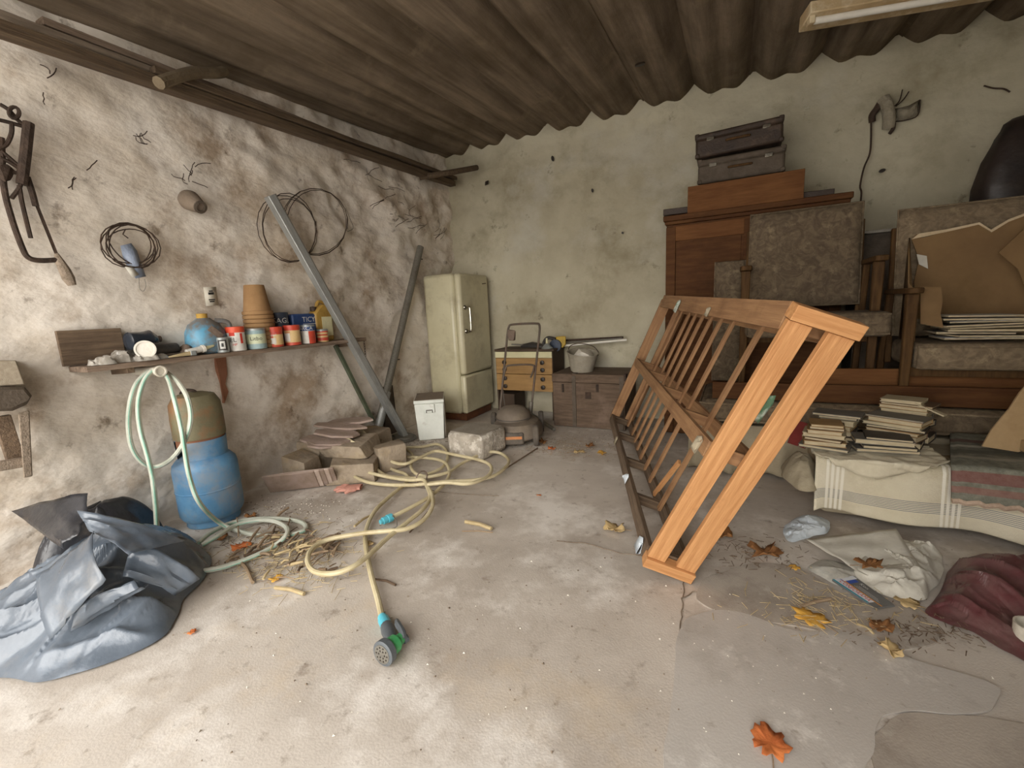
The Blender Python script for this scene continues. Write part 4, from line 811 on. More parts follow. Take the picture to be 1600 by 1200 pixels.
cloth('bed_drape', drp, 120, 26, 'striped_linen', None, 'cream linen cover with blue and white stripes hanging over the front bed', 'bed cover', sol=.004)
def crm(u, v):
    x = .37+.50*u; edge = 2.40-.03*v
    t_ = v*(.55+.45*math.sin(u*PI*.9+.3))
    yy = 2.70-.34*min(1, t_*1.25); z = .328+.012*ridge((x, t_, 2), 9)+.008*noise.noise(V((x*14, t_*9, 1)))
    if t_*1.25 > 1: yy = 2.372-.02*noise.noise(V((x*8, t_*5, 1))); z -= (t_*1.25-1)*.30
    return (x, yy, z)
cloth('crumpled_sheet', crm, 60, 30, 'linen', None, 'rumpled off-white sheet lying under the old books', 'sheet', sol=.004)
O('quilt_roll', blobpile([(.345+.085*math.cos(a)*(1+.15*math.sin(3*a)), 2.56+.19*math.sin(a)) for a in [k*PI/5 for k in range(10)]], .13, 61, .02, 12, 16, 60, 2.2), 'linen_dirty', 'bundled dirty quilt hanging at the corner of the front bed', 'quilt').location.z = .16
def blk(u, v):
    xb = 1.02+(BX1-1.02)*u; xf = .845+(BX1-.845)*u; x = xb+(xf-xb)*min(1, v/.7)
    if v < .7: yy = 2.93-.545*(v/.7); z = .345+.010*noise.noise(V((x*7, yy*7, 4)))
    else: q_ = (v-.7)/.3; yy = 2.375-.015*math.sin(x*9)*q_-.02*q_; z = .345-.13*q_-.03*math.sin(u*2.4)*q_
    return (x, yy, z-.004*(u < .02))
bk = T('plaid_blanket', 'grey and red plaid wool blanket spread over the front bed', 'blanket', (1.3, 2.6, .2))
cloth('cloth', blk, 80, 50, 'plaid_blanket', bk, sol=.014)
P('fringe', MB().tube([V(blk(i/60, 1.0))+V((0, -.004, -.004+.006*math.sin(i*2.1))) for i in range(61)], .012, 6), 'fringe', bk)
# rear bed with floral mattress
rb = T('rear_bed', 'low bed base with a dirty cloth skirt behind the bed base frame', 'bed', (.8, 3.3, 0))
P('base', MB().box((.92, 3.31, .155), (2.22, .66, .29)), 'linen_dirty', rb, bev=.02)
cloth('skirt', lambda u, v: (-.23+.66*u, 2.945+.022*math.sin(u*30)*v-.02*v, .315-.30*v+.01*math.sin(u*11)*v), 70, 12, 'linen_dirty', rb, sol=.004)
fm = T('floral_mattress', 'floral patterned mattress lying on the rear bed under the armchairs', 'mattress', (.92, 3.3, .305))
P('body', MB().box((.93, 3.32, .383), (2.2, .68, .15)), 'floral', fm, bev=.04)
for z in (.33, .436): P('piping', MB().tube([(-.17, 3.62, z), (-.17, 3.0, z), (-.13, 2.978, z), (2.0, 2.978, z)], .006, 6), 'floral_light', fm)
board('bed_rail', (-.10, 3.03, .515), (2.05, 3.03, .525), .028, .105, 'red_wood', None, label='long red-brown bed rail lying on the floral mattress', cat='bed rail')
board('headboard', (.42, 3.12, .555), (2.05, 3.12, .57), .022, .19, 'panel_wood', None, label='wide reddish wooden headboard standing behind the bed rail', cat='headboard')
FZ = .462
def cushion(name, c, d, mat, par, rotx=0, bulge=.03, label=None):
    Mx = Matrix.Translation(c) @ Matrix.Rotation(R(rotx), 4, 'X'); mb = MB(Mx)
    def face(s):
        def fn(u, v):
            e = (1-(2*u-1)**6)*(1-(2*v-1)**6); e2 = math.sqrt(max(0, e)); x = (u-.5)*d[0]*(.96+.04*e2); y = (v-.5)*d[2]*(.96+.04*e2)
            return (x, s*(d[1]/2*e2*.8 + bulge*(1-(2*u-1)**2)*(1-(2*v-1)**2)+.006*noise.noise(V((u*6, v*6, s)))*e2), y)
        return fn
    mb.grid(face(1), 22, 18); mb.grid(face(-1), 22, 18)
    o = P(name, mb, mat, par, ang=50, label=label)
    P('piping', MB(Mx).tube([( (.5-.005)*d[0]*.97*sx_, 0, (.5-.005)*d[2]*.97*sy_) for sx_, sy_ in ((-1, -1), (1, -1), (1, 1), (-1, 1))], .007, 6, closed=True), mat, o)
    return o
def armchair(x0, x1, yf, yb, zs, za, zbk, lab, zback0, fm_, ov=0.0, zb0=FZ):
    t = T('armchair', lab, 'armchair', ((x0+x1)/2, (yf+yb)/2, zb0))
    for x in (x0, x1):
        P('leg', MB().hexa([(x-.018, yf-.018, zb0), (x+.018, yf-.018, zb0), (x+.018, yf+.018, zb0), (x-.018, yf+.018, zb0), (x-.026, yf-.02, za-.03), (x+.026, yf-.02, za-.03), (x+.026, yf+.02, za-.03), (x-.026, yf+.02, za-.03)]), 'chair_wood', t, bev=.006)
        P('leg', MB().bar((x, yb+.10, zb0), (x, yb+.0, za-.02), .035, .035, (0, 1, 0)), 'chair_wood', t, bev=.006)
        P('arm', MB().prism([(-.03, -.06), (.0, -.075), (.03, -.06), (.036, .0), (.026, yb-yf+.02), (-.026, yb-yf+.02), (-.036, 0)], -.015, .015, Matrix.Translation((x, yf, za-.015))), 'chair_wood', t, bev=.006)
    P('front_rail', MB().bar((x0, yf+.03, zs-.155), (x1, yf+.03, zs-.155), .024, .05), 'chair_wood', t, bev=.003)
    cushion('seat_cushion', ((x0+x1)/2+.01, (yf+yb)/2, zs-.065), (yb-yf+.06, .12, x1-x0-.05), fm_, t, 0, .012) if False else None
    Mx = Matrix.Translation(((x0+x1)/2, (yf+yb)/2-.01, zs-.07))
    sm = P('seat_cushion', MB(Mx).box((ov*.3, -ov/2, 0), (x1-x0-.06+ov*1.1, yb-yf+.06+ov, .14)), fm_, t, bev=.03)
    P('piping', MB(Mx).tube([(ov*.3+(x1-x0-.07+ov)/2*a_, -ov-(yb-yf+.06)/2+.004, .055*b_) for a_, b_ in ((-1, -1), (1, -1), (1, 1), (-1, 1))], .006, 6, closed=True), fm_, sm)
    cushion('back_cushion', ((x0+x1)/2, yb+.045, (zback0+zbk)/2), (x1-x0-.02, .12, zbk-zback0), fm_, t, -8, .018)
    for x in (x0+.02, x1-.02): P('back_post', MB().bar((x, yb+.02, zs-.15), (x, yb+.115, zbk-.12), .03, .03, (0, 1, 0)), 'chair_wood', t, bev=.004)
    return t
armchair(PY(1158, 480, 3.24).x+.02, PY(1367, 480, 3.24).x, 3.24, 3.50, .975, PY(1372, 402, 3.2).z+.01, PY(1250, 322, 3.56).z, 'floral armchair with wooden arms beside the wardrobe', 1.0, 'floral', .10)
armchair(PY(1427, 500, 3.0).x, PY(1427, 500, 3.0).x+.80, 3.05, 3.42, .80, 1.095, PY(1500, 312, 3.5).z, 'floral armchair holding a torn cardboard box', .80, 'floral_light')
cu = T('floral_cushion', 'tall narrow floral cushion propped between wardrobe and armchair', 'cushion', (-.13, 3.6, FZ))
ca_ = PY(1117, 406, 3.6); cb_ = PY(1166, 410, 3.6)
cushion('pad', ((ca_.x+cb_.x)/2, 3.615, (ca_.z+FZ)/2), (cb_.x-ca_.x, .09, ca_.z-FZ), 'floral', cu, 0, .01)
gb = PY(1346, 362, 3.86)
gcab = T('grey_cabinet', 'plain grey cabinet standing behind the armchairs by the wall', 'cabinet', (1.3, 4.0, 0))
P('body', MB().box(((gb.x+2.1)/2-.0, 4.01, gb.z/2-.01), (2.1-gb.x, .30, gb.z-.02)), 'leatherette_grey', gcab, bev=.004)
P('top', MB().box(((gb.x+2.1)/2, 4.0, gb.z-.01), (2.1-gb.x+.02, .33, .02)), 'cooler_side', gcab, bev=.003)
# dark bag on the cabinet
dbx = PY(1572, 250, 4.0)
db = MB().lathe([(.17, 0), (.205, .03), (.20, .2), (.175, .36), (.14, .50), (.10, .57), (.05, .60), (.001, .605)], 36, Matrix.Translation((dbx.x+.05, 4.0, gb.z)), ell=.62)
db.v = [v+V((noise.noise(v*6)*.03, noise.noise(v*6+V((4, 0, 0)))*.02, 0)) + V((crease(v*6)*.035, 0, 0)) for v in db.v]
o = O('dark_sack', db, 'bag_dark', 'dark plastic sack standing on the grey cabinet by the wall', 'sack', ang=40)
# torn cardboard box on the armchair
bxY = 3.36
cbx = T('cardboard_box', 'torn open cardboard box standing on the armchair seat', 'cardboard box', (1.2, 3.25, .803))
def panel(name, px, yy, mat, par, th=.006, zmin=None, label=None):
    pts = [PY(u, v, yy) for u, v in px]
    return P(name, MB().prism([(p.x, max(p.z, zmin) if zmin else p.z) for p in pts], -th/2, th/2, Matrix.Translation((0, yy, 0)) @ Matrix(((1, 0, 0, 0), (0, 0, -1, 0), (0, 1, 0, 0), (0, 0, 0, 1)))), mat, par, label=label)
bk1 = panel('back_panel', [(1432, 498), (1428, 440), (1436, 405), (1424, 374), (1432, 366), (1440, 372), (1456, 368), (1478, 362), (1500, 355), (1528, 351), (1548, 362), (1570, 349), (1620, 330), (1640, 498)], bxY, 'cardboard', cbx, zmin=.806)
panel('torn_edge', [(1424, 374), (1436, 365), (1478, 358.5), (1530, 347.5), (1548, 359), (1575, 343), (1620, 326), (1620, 330), (1575, 347), (1549, 363), (1529, 351), (1478, 362.5), (1438, 371)], bxY-.004, 'torn_edge', bk1, .008)
sA = PY(1438, 450, 3.09)
P('side_panel', MB().add([(sA.x+.005, 3.36, .806), (sA.x+.0, 3.10, .806), (sA.x, 3.10, 1.06), (sA.x-.02, 3.2, 1.12), (sA.x-.01, 3.28, 1.28), (sA.x+.005, 3.355, 1.38)], [(0, 1, 2, 3, 4, 5)]), 'cardboard', cbx, sol=.006)
panel('front_flap', [(1438, 506), (1438, 448), (1470, 449), (1473, 470), (1469, 490), (1474, 512)], 3.085, 'cardboard', cbx, zmin=.806)
panel('shipping_label', [(1432, 397), (1448, 400), (1450, 420), (1436, 413)], 3.345, 'paper', bk1, .003)
panel('right_flap', [(1590, 420), (1560, 395), (1606, 352), (1640, 350), (1640, 470), (1604, 455)], 3.24, 'cardboard', cbx)
mg = [('magazine_light', 0), ('cover_dark', 1), ('cover_grey', 0), ('cover_cream', 1), ('cover_grey', 0), ('cover_dark', 1), ('magazine_light', 1), ('cover_grey', 0), ('newsprint', 1)]
for k, (m_, f_) in enumerate(mg):
    cx_ = 1.165+.03*math.sin(k*2.3); cy_ = 3.20+.018*math.cos(k*3.1); z = .812+.0145*k
    Mx = yawM((cx_, cy_, z), 8*math.sin(k*1.7)) @ Matrix.Rotation(R(1.5*math.sin(k)), 4, 'Y')
    t = T('magazine', ['cream-edged magazine lowest in the torn box', 'dark magazine on the lowest one in the box', 'grey magazine third in the torn box pile', 'cream magazine in the torn box pile', 'pale grey magazine mid-pile in the torn box', 'dark-covered magazine in the upper half of the box pile', 'whitish magazine near the top of the box pile', 'grey magazine second from the top in the torn box', 'newsprint magazine topmost in the torn cardboard box'][k], 'magazine', (cx_, cy_, z), 'magazines in the torn box')
    P('pages', MB(Mx).box((0, 0, .0055), (.30, .21, .008)), 'page', t)
    P('cover', MB(Mx).box((0, 0, .0108), (.303, .213, .0016)), m_, t)
# torn cardboard flap standing on the blanket
fp = [PY(u, v, 2.60) for u, v in ((1534, 697), (1548, 672), (1562, 655), (1575, 640), (1592, 614), (1612, 590), (1660, 590), (1660, 700), (1606, 702), (1590, 706))]
fl2 = T('cardboard_flap', 'ragged torn cardboard piece standing on the plaid blanket', 'cardboard', (1.25, 2.6, .36))
P('sheet', MB().prism([(p.x, p.z) for p in fp], -.004, .004, Matrix.Translation((0, 2.60, 0)) @ Matrix(((1, 0, 0, 0), (0, 0, -1, 0), (0, 1, 0, 0), (0, 0, 0, 1)))), 'cardboard_pale', fl2)
P('fold', MB().hexa([(p.x, 2.60+dy_, p.z) for dy_ in (-.006, ) for p in (fp[0], fp[8], fp[7], fp[0])]+[(p.x+.02, 2.48, p.z-.03) for p in (fp[0], fp[8], fp[7], fp[0])]) if False else MB().box((fp[7].x-.06, 2.53, .40), (.14, .13, .05)), 'cardboard_pale', fl2, bev=.006)

# ================================================================== OLD BOOKS
BK = ['cover_brown', 'cover_tan', 'cover_grey', 'cover_cream', 'cover_dark', 'cover_red']
bookn = [0]
def book(x, y, z, l, w_, th, ang, cov, label, roll=0, pitch=0):
    Mx = yawM((x, y, z), ang) @ Matrix.Rotation(R(roll), 4, 'Y') @ Matrix.Rotation(R(pitch), 4, 'X')
    t = T('old_book', label, 'book', (x, y, z), 'old books on the front bed')
    P('pages', MB(Mx).box((0, -.002, th/2), (l-.008, w_-.006, th-.005)), 'page', t)
    cvr = MB(Mx).box((0, 0, th-.0015), (l, w_, .003)); cvr.box((0, 0, .0015), (l, w_, .003)); cvr.box((0, w_/2-.001, th/2), (l, .003, th))
    P('cover', cvr, cov, t)
stacks = [  # x, y, base z, angle, [(length, thickness, cover)], phrase
    (.425, 2.53, .345, -12, [(.20, .014, 2), (.17, .022, 1), (.15, .014, 0), (.17, .02, 3), (.14, .02, 1), (.14, .014, 0), (.13, .012, 1)], 'in the small stack at the sheet edge'),
    (.66, 2.55, .345, -2, [(.24, .016, 2), (.20, .016, 4), (.22, .024, 2), (.17, .012, 4)], 'in the low stack of wide books'),
    (.50, 2.68, .345, -20, [(.18, .03, 0), (.16, .03, 4), (.15, .024, 1), (.14, .026, 3), (.16, .014, 2), (.20, .012, 2)], 'in the stack topped by a grey folder'),
    (.74, 2.67, .345, -26, [(.20, .03, 4), (.20, .03, 0), (.2, .016, 1), (.22, .013, 4), (.22, .014, 3), (.21, .022, 1), (.22, .008, 2)], 'in the tilted middle stack'),
    (.80, 2.80, .345, -30, [(.2, .035, 4), (.2, .035, 0), (.2, .03, 4), (.19, .026, 2), (.18, .022, 3), (.19, .018, 1), (.20, .012, 0), (.16, .016, 3)], 'in the tallest stack near the bed rail')]
orn = ['lowest', 'second from the bottom', 'third from the bottom', 'fourth from the bottom', 'fifth from the bottom', 'sixth from the bottom', 'seventh from the bottom', 'topmost']
cn = ['brown', 'tan', 'grey', 'cream', 'dark', 'red']
for si, (x, y, z, ang, bks, ph) in enumerate(stacks):
    for k, (l, th, c) in enumerate(bks):
        last = k == len(bks)-1
        book(x+rng.uniform(-.012, .012), y+rng.uniform(-.01, .01), z, l, .13, th, ang+rng.uniform(-9, 9), BK[c], '%s old book, %s %s' % (cn[c], 'topmost' if last else orn[k], ph))
        z += th+.0012
book(.345, 2.66, .36, .13, .10, .012, 40, 'cover_red', 'dark red book standing askew beside the small stack', roll=-70)
book(.86, 2.70, .515, .12, .03, .006, -40, 'cover_cream', 'loose cream booklet slipping off the tilted middle stack', roll=20)

# ================================================================== BACK WALL FITTING, LAMP
K = lambda u, v, d=.03: PY(u, v, YB-d)
jf = T('wall_insulator', 'old cable bracket with stained ceramic tube on the back wall', 'bracket', K(1383, 205))
P('ceramic_tube', MB().tube(cr([K(1380, 154, .07), K(1386, 165, .08), K(1389, 185, .07), K(1388, 200, .05)], 4), .036, 12), 'cobweb', jf)
P('bracket', MB().tube(cr([K(1376, 160, .05), K(1370, 170, .06), K(1363, 180, .05), K(1363, 190, .03)], 4), .022, 8), 'dark_iron', jf)
P('hook', MB().tube(cr([K(1397, 190, .05), K(1396, 200, .05), K(1390, 209, .03)], 4), .012, 7), 'dark_iron', jf)
for pts in ([(1395, 168), (1405, 158), (1410, 140)], [(1400, 166), (1412, 155), (1420, 143)], [(1398, 190), (1415, 188), (1434, 180), (1438, 156)]): P('wire', MB().tube(cr([K(u, v, .025) for u, v in pts], 4), .004, 5), 'dark_iron', jf)
nb_ = [K(u, v, .02) for u, v in ((1398, 170), (1420, 165), (1438, 155), (1436, 178), (1415, 188), (1400, 190))]
P('cobweb', MB().add([sum(nb_, V())/6+V((0, -.03, 0))]+nb_, [(0, 1+k, 1+(k+1) % 6) for k in range(6)]), 'cobweb', jf, sol=.002)
O('hanging_cable', MB().tube(cr([K(1361, 190), K(1361, 215), K(1359, 240), K(1350, 262), K(1344, 290), K(1346, 302), K(1343, 330), K(1342, 350)], 5), .006, 6), 'dark_iron', 'thin dark cable hanging down the back wall from the old bracket', 'cable')
for k, (u, v, w_, h_, lb) in enumerate(((761, 286, 12, 8, 'square dark hole box in the back wall near the corner'), (864, 248, 6, 10, 'small dark socket hole high on the back wall'), (1378, 267, 8, 5, 'small dark plug hole below the cable bracket'), (926, 298, 4, 7, 'tiny dark nail hole in the middle of the back wall'), (973, 364, 4, 4, 'tiny dark pit in the plaster above the iron-cornered chest'))):
    p_ = K(u, v, .012)
    O('wall_hole', MB().lathe([(.001, 0), (1, 0), (1, .012), (.001, .012)], 10 if w_ != 12 else 4, Matrix.Translation(p_) @ Matrix.Rotation(R(90), 4, 'X') @ Matrix.Rotation(R(45 if w_ == 12 else 10), 4, 'Z') @ Matrix.Diagonal((w_/420, h_/400, 1, 1))), 'knob', lb, 'hole')
O('root_strand', MB().tube(cr([K(1537, 134, .015), K(1552, 138, .018), K(1568, 139, .02), K(1578, 144, .02)], 4), .005, 5), 'dark_iron', 'dark dry root on the back wall above the dark sack', 'root')
lz = 2.565
la, lb_, lc = F(1247, 52, lz), F(1560, 0, lz), F(1255, 16, lz)
dx = (lb_-la).normalized(); dy = V((-dx.y, dx.x, 0)); wd2 = min(.16, abs((lc-la).dot(dy))); L2 = 1.35
lp = T('fluorescent_lamp', 'old unlit fluorescent tube lamp with peeling beige housing under the roof', 'lamp', la+V((0, 0, 0)))
Ml = Matrix(((dx.x, dy.x, 0, la.x), (dx.y, dy.y, 0, la.y), (0, 0, 1, lz), (0, 0, 0, 1)))
P('housing', MB(Ml).hexa([(0, -wd2, .012), (L2, -wd2, .012), (L2, 0, .0), (0, 0, .0), (0, -wd2+.01, .075), (L2, -wd2+.01, .075), (L2, -.01, .075), (0, -.01, .075)]), 'fixture', lp, bev=.006)
P('tube', MB(Ml).tube([(.03, -wd2*.72, -.008), (L2-.03, -wd2*.72, -.008)], .017, 14), 'tube_white', lp)
for x in (.02, L2-.02): P('end_cap', MB(Ml).box((x, -wd2*.72, .0), (.03, .045, .05)), 'fixture', lp, bev=.004)

# ================================================================== PAPER AND RED BAG ON THE FLOOR
def pxo(px, z=0): return [(F(u, v, z).x, F(u, v, z).y) for u, v in px]
O('crumpled_paper', blobpile(pxo([(1224, 838), (1232, 818), (1262, 806), (1290, 812), (1298, 830), (1262, 842), (1240, 848)]), .03, 71, .02, 14, 24, 90), 'paper_blue', 'bluish crumpled paper at the corner of the bed cover', 'paper', ang=30)
sp_ = [F(1258, 842, .02), F(1330, 818, .06), F(1400, 826, .07), F(1418, 850, .06), F(1440, 890, .04), F(1350, 898, .03), F(1296, 868, .02)]
O('paper_sheet', MB().grid(lambda u, v: (sp_[0].lerp(sp_[2], u)).lerp(sp_[5].lerp(sp_[4], u), v)+V((0, 0, .012*noise.noise(V((u*4, v*4, 1))))), 18, 14), 'paper', 'large white paper sheet sloping below the striped cover', 'paper', sol=.002, ang=40)
O('newspaper_wad', blobpile(pxo([(1318, 868), (1345, 848), (1400, 846), (1452, 856), (1475, 878), (1470, 910), (1440, 936), (1400, 940), (1365, 925), (1330, 898)]), .055, 77, .034, 9, 40, 180), 'paper', 'big crumpled wad of white paper on the floor', 'paper', ang=50)
O('newspaper_scrap', blobpile(pxo([(1262, 888), (1290, 876), (1340, 890), (1352, 908), (1318, 918), (1280, 902)]), .02, 79, .008, 14, 12, 50), 'newsprint', 'flat torn newsprint scrap beside the paper wad', 'paper', ang=30)
mgz = T('brochure', 'grey and white advertising brochure with red letters on the floor', 'brochure', F(1345, 925))
c4 = [F(1300, 908, .008), F(1334, 902, .008), F(1398, 948, .006), F(1366, 952, .006)]
MMB = lambda s, t_: (c4[0].lerp(c4[3], s)).lerp(c4[1].lerp(c4[2], s), t_)
P('pages', MB().hexa([MMB(0, 0), MMB(1, 0), MMB(1, 1), MMB(0, 1)]+[MMB(*p)+V((0, 0, .006)) for p in ((0, 0), (1, 0), (1, 1), (0, 1))]), 'magazine_dark', mgz)
def strip(s0, s1, t0, t1, mat, up_=.0068, nm='printed_band'): P(nm, MB().add([MMB(s0, t0)+V((0, 0, up_)), MMB(s1, t0)+V((0, 0, up_)), MMB(s1, t1)+V((0, 0, up_)), MMB(s0, t1)+V((0, 0, up_))], [(0, 1, 2, 3)]), mat, mgz)
strip(0, .85, .0, .34, 'magazine_light'); strip(0, .85, 0, .09, 'ink_teal', .0072); strip(.02, .22, .3, .85, 'ink_blue'); strip(.0, .12, .35, .95, 'magazine_light', .0074); strip(.05, 1, .34, .40, 'ink_orange', .0072)
P('lettering', letters('CONFORAMA', 1.0, lambda a_, b_: MMB(.45+a_*.115, .13+b_*.26)+V((0, 0, .0082))), 'ink_red', mgz)
P('lettering', letters('Kon', 1.0, lambda a_, b_: MMB(.38+a_*.12, .74+b_*.2)+V((0, 0, .0082))), 'ink_white', mgz)
for k in range(3): strip(.3+.02*k, .9-.05*k, .47+.07*k, .485+.07*k, 'ink_white', .0076, 'printed_line')
O('red_bag', blobpile(pxo([(1445, 955), (1470, 925), (1478, 888), (1520, 872), (1570, 872), (1640, 880), (1680, 960), (1620, 1030), (1572, 1020), (1520, 988), (1480, 975)]), .07, 83, .03, 6, 54, 240, 1.6, streak=(.6, -.8, 26, .03), aniso=(1.2, .8)), 'bag_red', 'dusty dark red plastic bag lying beside the paper wad', 'plastic bag', ang=75)
tb = F(1612, 1010)
O('plastic_tub', MB().lathe([(.035, 0), (.042, .005), (.045, .07), (.04, .07), (.038, .01), (.001, .008)], 22, Matrix.Translation((tb.x, tb.y, 0))), 'socket_white', 'pale plastic tub beside the dark red bag', 'tub')

# ================================================================== LAWN MOWER
mo = T('lawn_mower', 'dusty old push lawn mower with tubular handle before the drawers', 'lawn mower', (-1.62, 3.25, 0))
mx_, my_ = -1.60, 3.20
Mm = Matrix.Translation((mx_, my_, 0)) @ Matrix.Rotation(R(24), 4, 'Z')
P('deck', MB(Mm).lathe([(.20, .045), (.215, .06), (.21, .12), (.18, .165), (.12, .18), (.001, .182)], 30, None, ell=1.2), 'mower_body', mo)
P('engine_cover', MB(Mm).lathe([(.145, .16), (.15, .185), (.14, .23), (.10, .27), (.04, .285), (.001, .287)], 26, Matrix.Translation((-.03, .02, 0)), ell=1.1), 'mower_body', mo)
P('cover_seam', MB(Mm).tube([(-.03+.152*math.cos(a), .02+.168*math.sin(a), .192) for a in [k*PI/16 for k in range(32)]], .004, 5, closed=True), 'rubber', mo)
P('bumper', MB(Mm).box((-.02, -.225, .075), (.16, .07, .10)), 'rubber', mo, bev=.015)
P('bumper_stripe', MB(Mm).box((-.02, -.262, .085), (.13, .006, .022)), 'mower_orange', mo)
for (x, y, r_) in ((.155, -.205, .085), (-.185, -.16, .085), (.205, .19, .095), (-.215, .20, .095)):
    wl_ = P('wheel', MB(Mm).lathe([(r_*.45, -.02), (r_*.9, -.022), (r_, -.012), (r_, .012), (r_*.9, .022), (r_*.45, .02)], 24, Matrix.Translation((x, y, r_)) @ Matrix.Rotation(R(90), 4, 'Y')), 'rubber', mo)
    P('hub', MB(Mm).lathe([(.001, -.025), (r_*.42, -.02), (r_*.42, .02), (.001, .025)], 14, Matrix.Translation((x, y, r_)) @ Matrix.Rotation(R(90), 4, 'Y')), 'mower_body', wl_)
hl0, hl1 = PY(781, 645, 3.38), PY(793, 520, 3.66); hr0, hr1 = PY(830, 640, 3.42), PY(843, 520, 3.66)
tl, tr = PY(796, 508, 3.68), PY(841, 506, 3.68)
P('handle', MB().tube([hl0]+cr([hl0.lerp(hl1, .95), PY(795, 511, 3.675), PY(802, 507, 3.68), PY(836, 505.5, 3.68), PY(843, 509, 3.675), hr0.lerp(hr1, .95)], 4)+[hr0], .0105, 8), 'mower_rod', mo)
P('lower_handle', MB().tube(cr([hl0.lerp(hl1, .4), PY(790, 576, 3.52), PY(796, 571, 3.53), PY(830, 570, 3.53), PY(834, 576, 3.52), PY(829, 590, 3.48)], 4), .009, 8), 'mower_rod', mo)
P('handle_bracket', MB().tube([PY(828, 650, 3.40), PY(830, 628, 3.42)], .02, 10), 'dull_steel', mo)
P('throttle_cable', MB().tube(cr([hl0.lerp(hl1, .75), PY(786, 580, 3.52), PY(786, 610, 3.46), PY(790, 640, 3.40)], 5), .004, 5), 'rubber', mo)
gm2 = blobpile([(.05*math.cos(a), .035*math.sin(a)) for a in [k*PI/4 for k in range(8)]], .02, 90, .006, 20, 10, 36)
cg = PY(800, 522, 3.66)
O('work_cloth', MB().hull([cg+V((rng.uniform(-.045, .045), rng.uniform(-.025, .02), rng.uniform(-.07, .05))) for k in range(18)]), 'rag', 'grey cloth hanging over the mower handle', 'cloth', bev=.012)
pa_, pb_ = F(845, 657, .03), F(866, 671, .018)
O('iron_pipe', MB().tube([pa_+(pa_-pb_)*.8, pb_], .017, 10), 'dull_steel', 'short grey pipe lying on the floor beside the mower', 'pipe')
dp = F(760, 655)
board('thin_board', (-1.99, 3.60, .02), (-1.66, 3.50, .02), .12, .012, 'grey_wood', None, label='thin dusty board lying on the floor under the drawers', cat='board')
# ------------------------------------------------------------------ on the drawers and on the chest
yt_ = T('yellow_hedge_trimmer', 'yellow and black power tool lying on the drawer cabinet', 'power tool', (-1.56, 4.0, .70))
P('motor_body', MB().hull([PY(u, v, y) for u, v, y in ((868, 526, 4.0), (884, 525, 4.0), (884, 538, 4.0), (879, 544, 4.0), (872, 541, 4.0), (868, 526, 4.08), (884, 525, 4.08), (884, 540, 4.08), (872, 541, 4.08))]), 'tool_yellow', yt_, bev=.008)
P('grip', MB().tube(cr([PY(868, 530, 4.02), PY(856, 528, 4.02), PY(850, 536, 4.02), PY(852, 546, 4.02)], 5), .018, 9), 'black_plastic', yt_)
P('guard', MB().lathe([(.001, -.02), (.06, -.015), (.06, .015), (.001, .02)], 20, Matrix.Translation(PY(868, 540, 3.985)) @ Matrix.Rotation(R(90), 4, 'X')), 'tin_navy', yt_)
P('rear_housing', MB().tube([PY(850, 543, 4.04), PY(832, 541, 4.05), PY(815, 541, 4.06)], [.035, .045, .02], 12), 'black_plastic', yt_)
P('guide_bar', MB().bar(PY(830, 540, 4.05), PY(800, 538, 4.06), .03, .012), 'dull_steel', yt_)
for k, (a_, b_, r_, m_, lb) in enumerate((((862, 533), (974, 527), .010, 'dark_iron', 'dark iron rod, upper of the rods over the chest'), ((862, 537), (972, 529), .008, 'dull_steel', 'thin grey rod in the middle of the rods over the chest'), ((850, 543), (979, 531), .011, 'tube_white', 'white rod, lowest of the rods over the chest'))):
    O('metal_rod', MB().tube([PY(a_[0], a_[1], 4.13-.03*k), PY(b_[0], b_[1], 4.10-.03*k)], r_, 9), m_, lb, 'rod')
fp_ = PY(855, 549, 3.90)
fn = T('metal_funnel', 'small silver metal funnel upside down on the drawer cabinet', 'funnel', (fp_.x, 3.90, .70))
P('cone', MB().lathe([(.055, 0), (.056, .004), (.018, .045), (.013, .05)], 22, Matrix.Translation((fp_.x, 3.90, .70))), 'tin_grey', fn)
P('spout', MB().lathe([(.013, .048), (.009, .10), (.001, .10)], 14, Matrix.Translation((fp_.x, 3.90, .70))), 'label_cream', fn)
bp_ = PY(909, 570, 3.86)
bu = T('old_bucket', 'dented grey-white bucket full of rubble on the wooden chest', 'bucket', (bp_.x, 3.86, .495))
Mbk = Matrix.Translation((bp_.x, 3.86, .500)) @ Matrix.Rotation(R(7), 4, 'Y') @ Matrix.Rotation(R(8), 4, 'X')
bm_ = MB().lathe([(.095, 0), (.10, .004), (.138, .165), (.146, .17), (.146, .178), (.134, .176), (.096, .01)], 26, Mbk)
bm_.v = [v+V((noise.noise(v*7)*.014, noise.noise(v*7+V((3, 0, 0)))*.012, 0)) for v in bm_.v]
P('shell', bm_, 'bucket', bu)
P('bail', MB(Mbk).tube(cr([(-.14, 0, .16), (-.145, .05, .20), (-.08, .10, .225), (.05, .11, .215), (.13, .05, .18), (.14, 0, .16)], 4), .004, 6), 'dark_iron', bu)
O('rubble', MB(Mbk).hull([V((.12*rng.uniform(-1, 1)*.8, .12*rng.uniform(-1, 1)*.8, .12+.07*rng.random())) for k in range(20)]), 'chips', 'pale rubble lump filling the dented bucket', 'rubble', bev=.01)

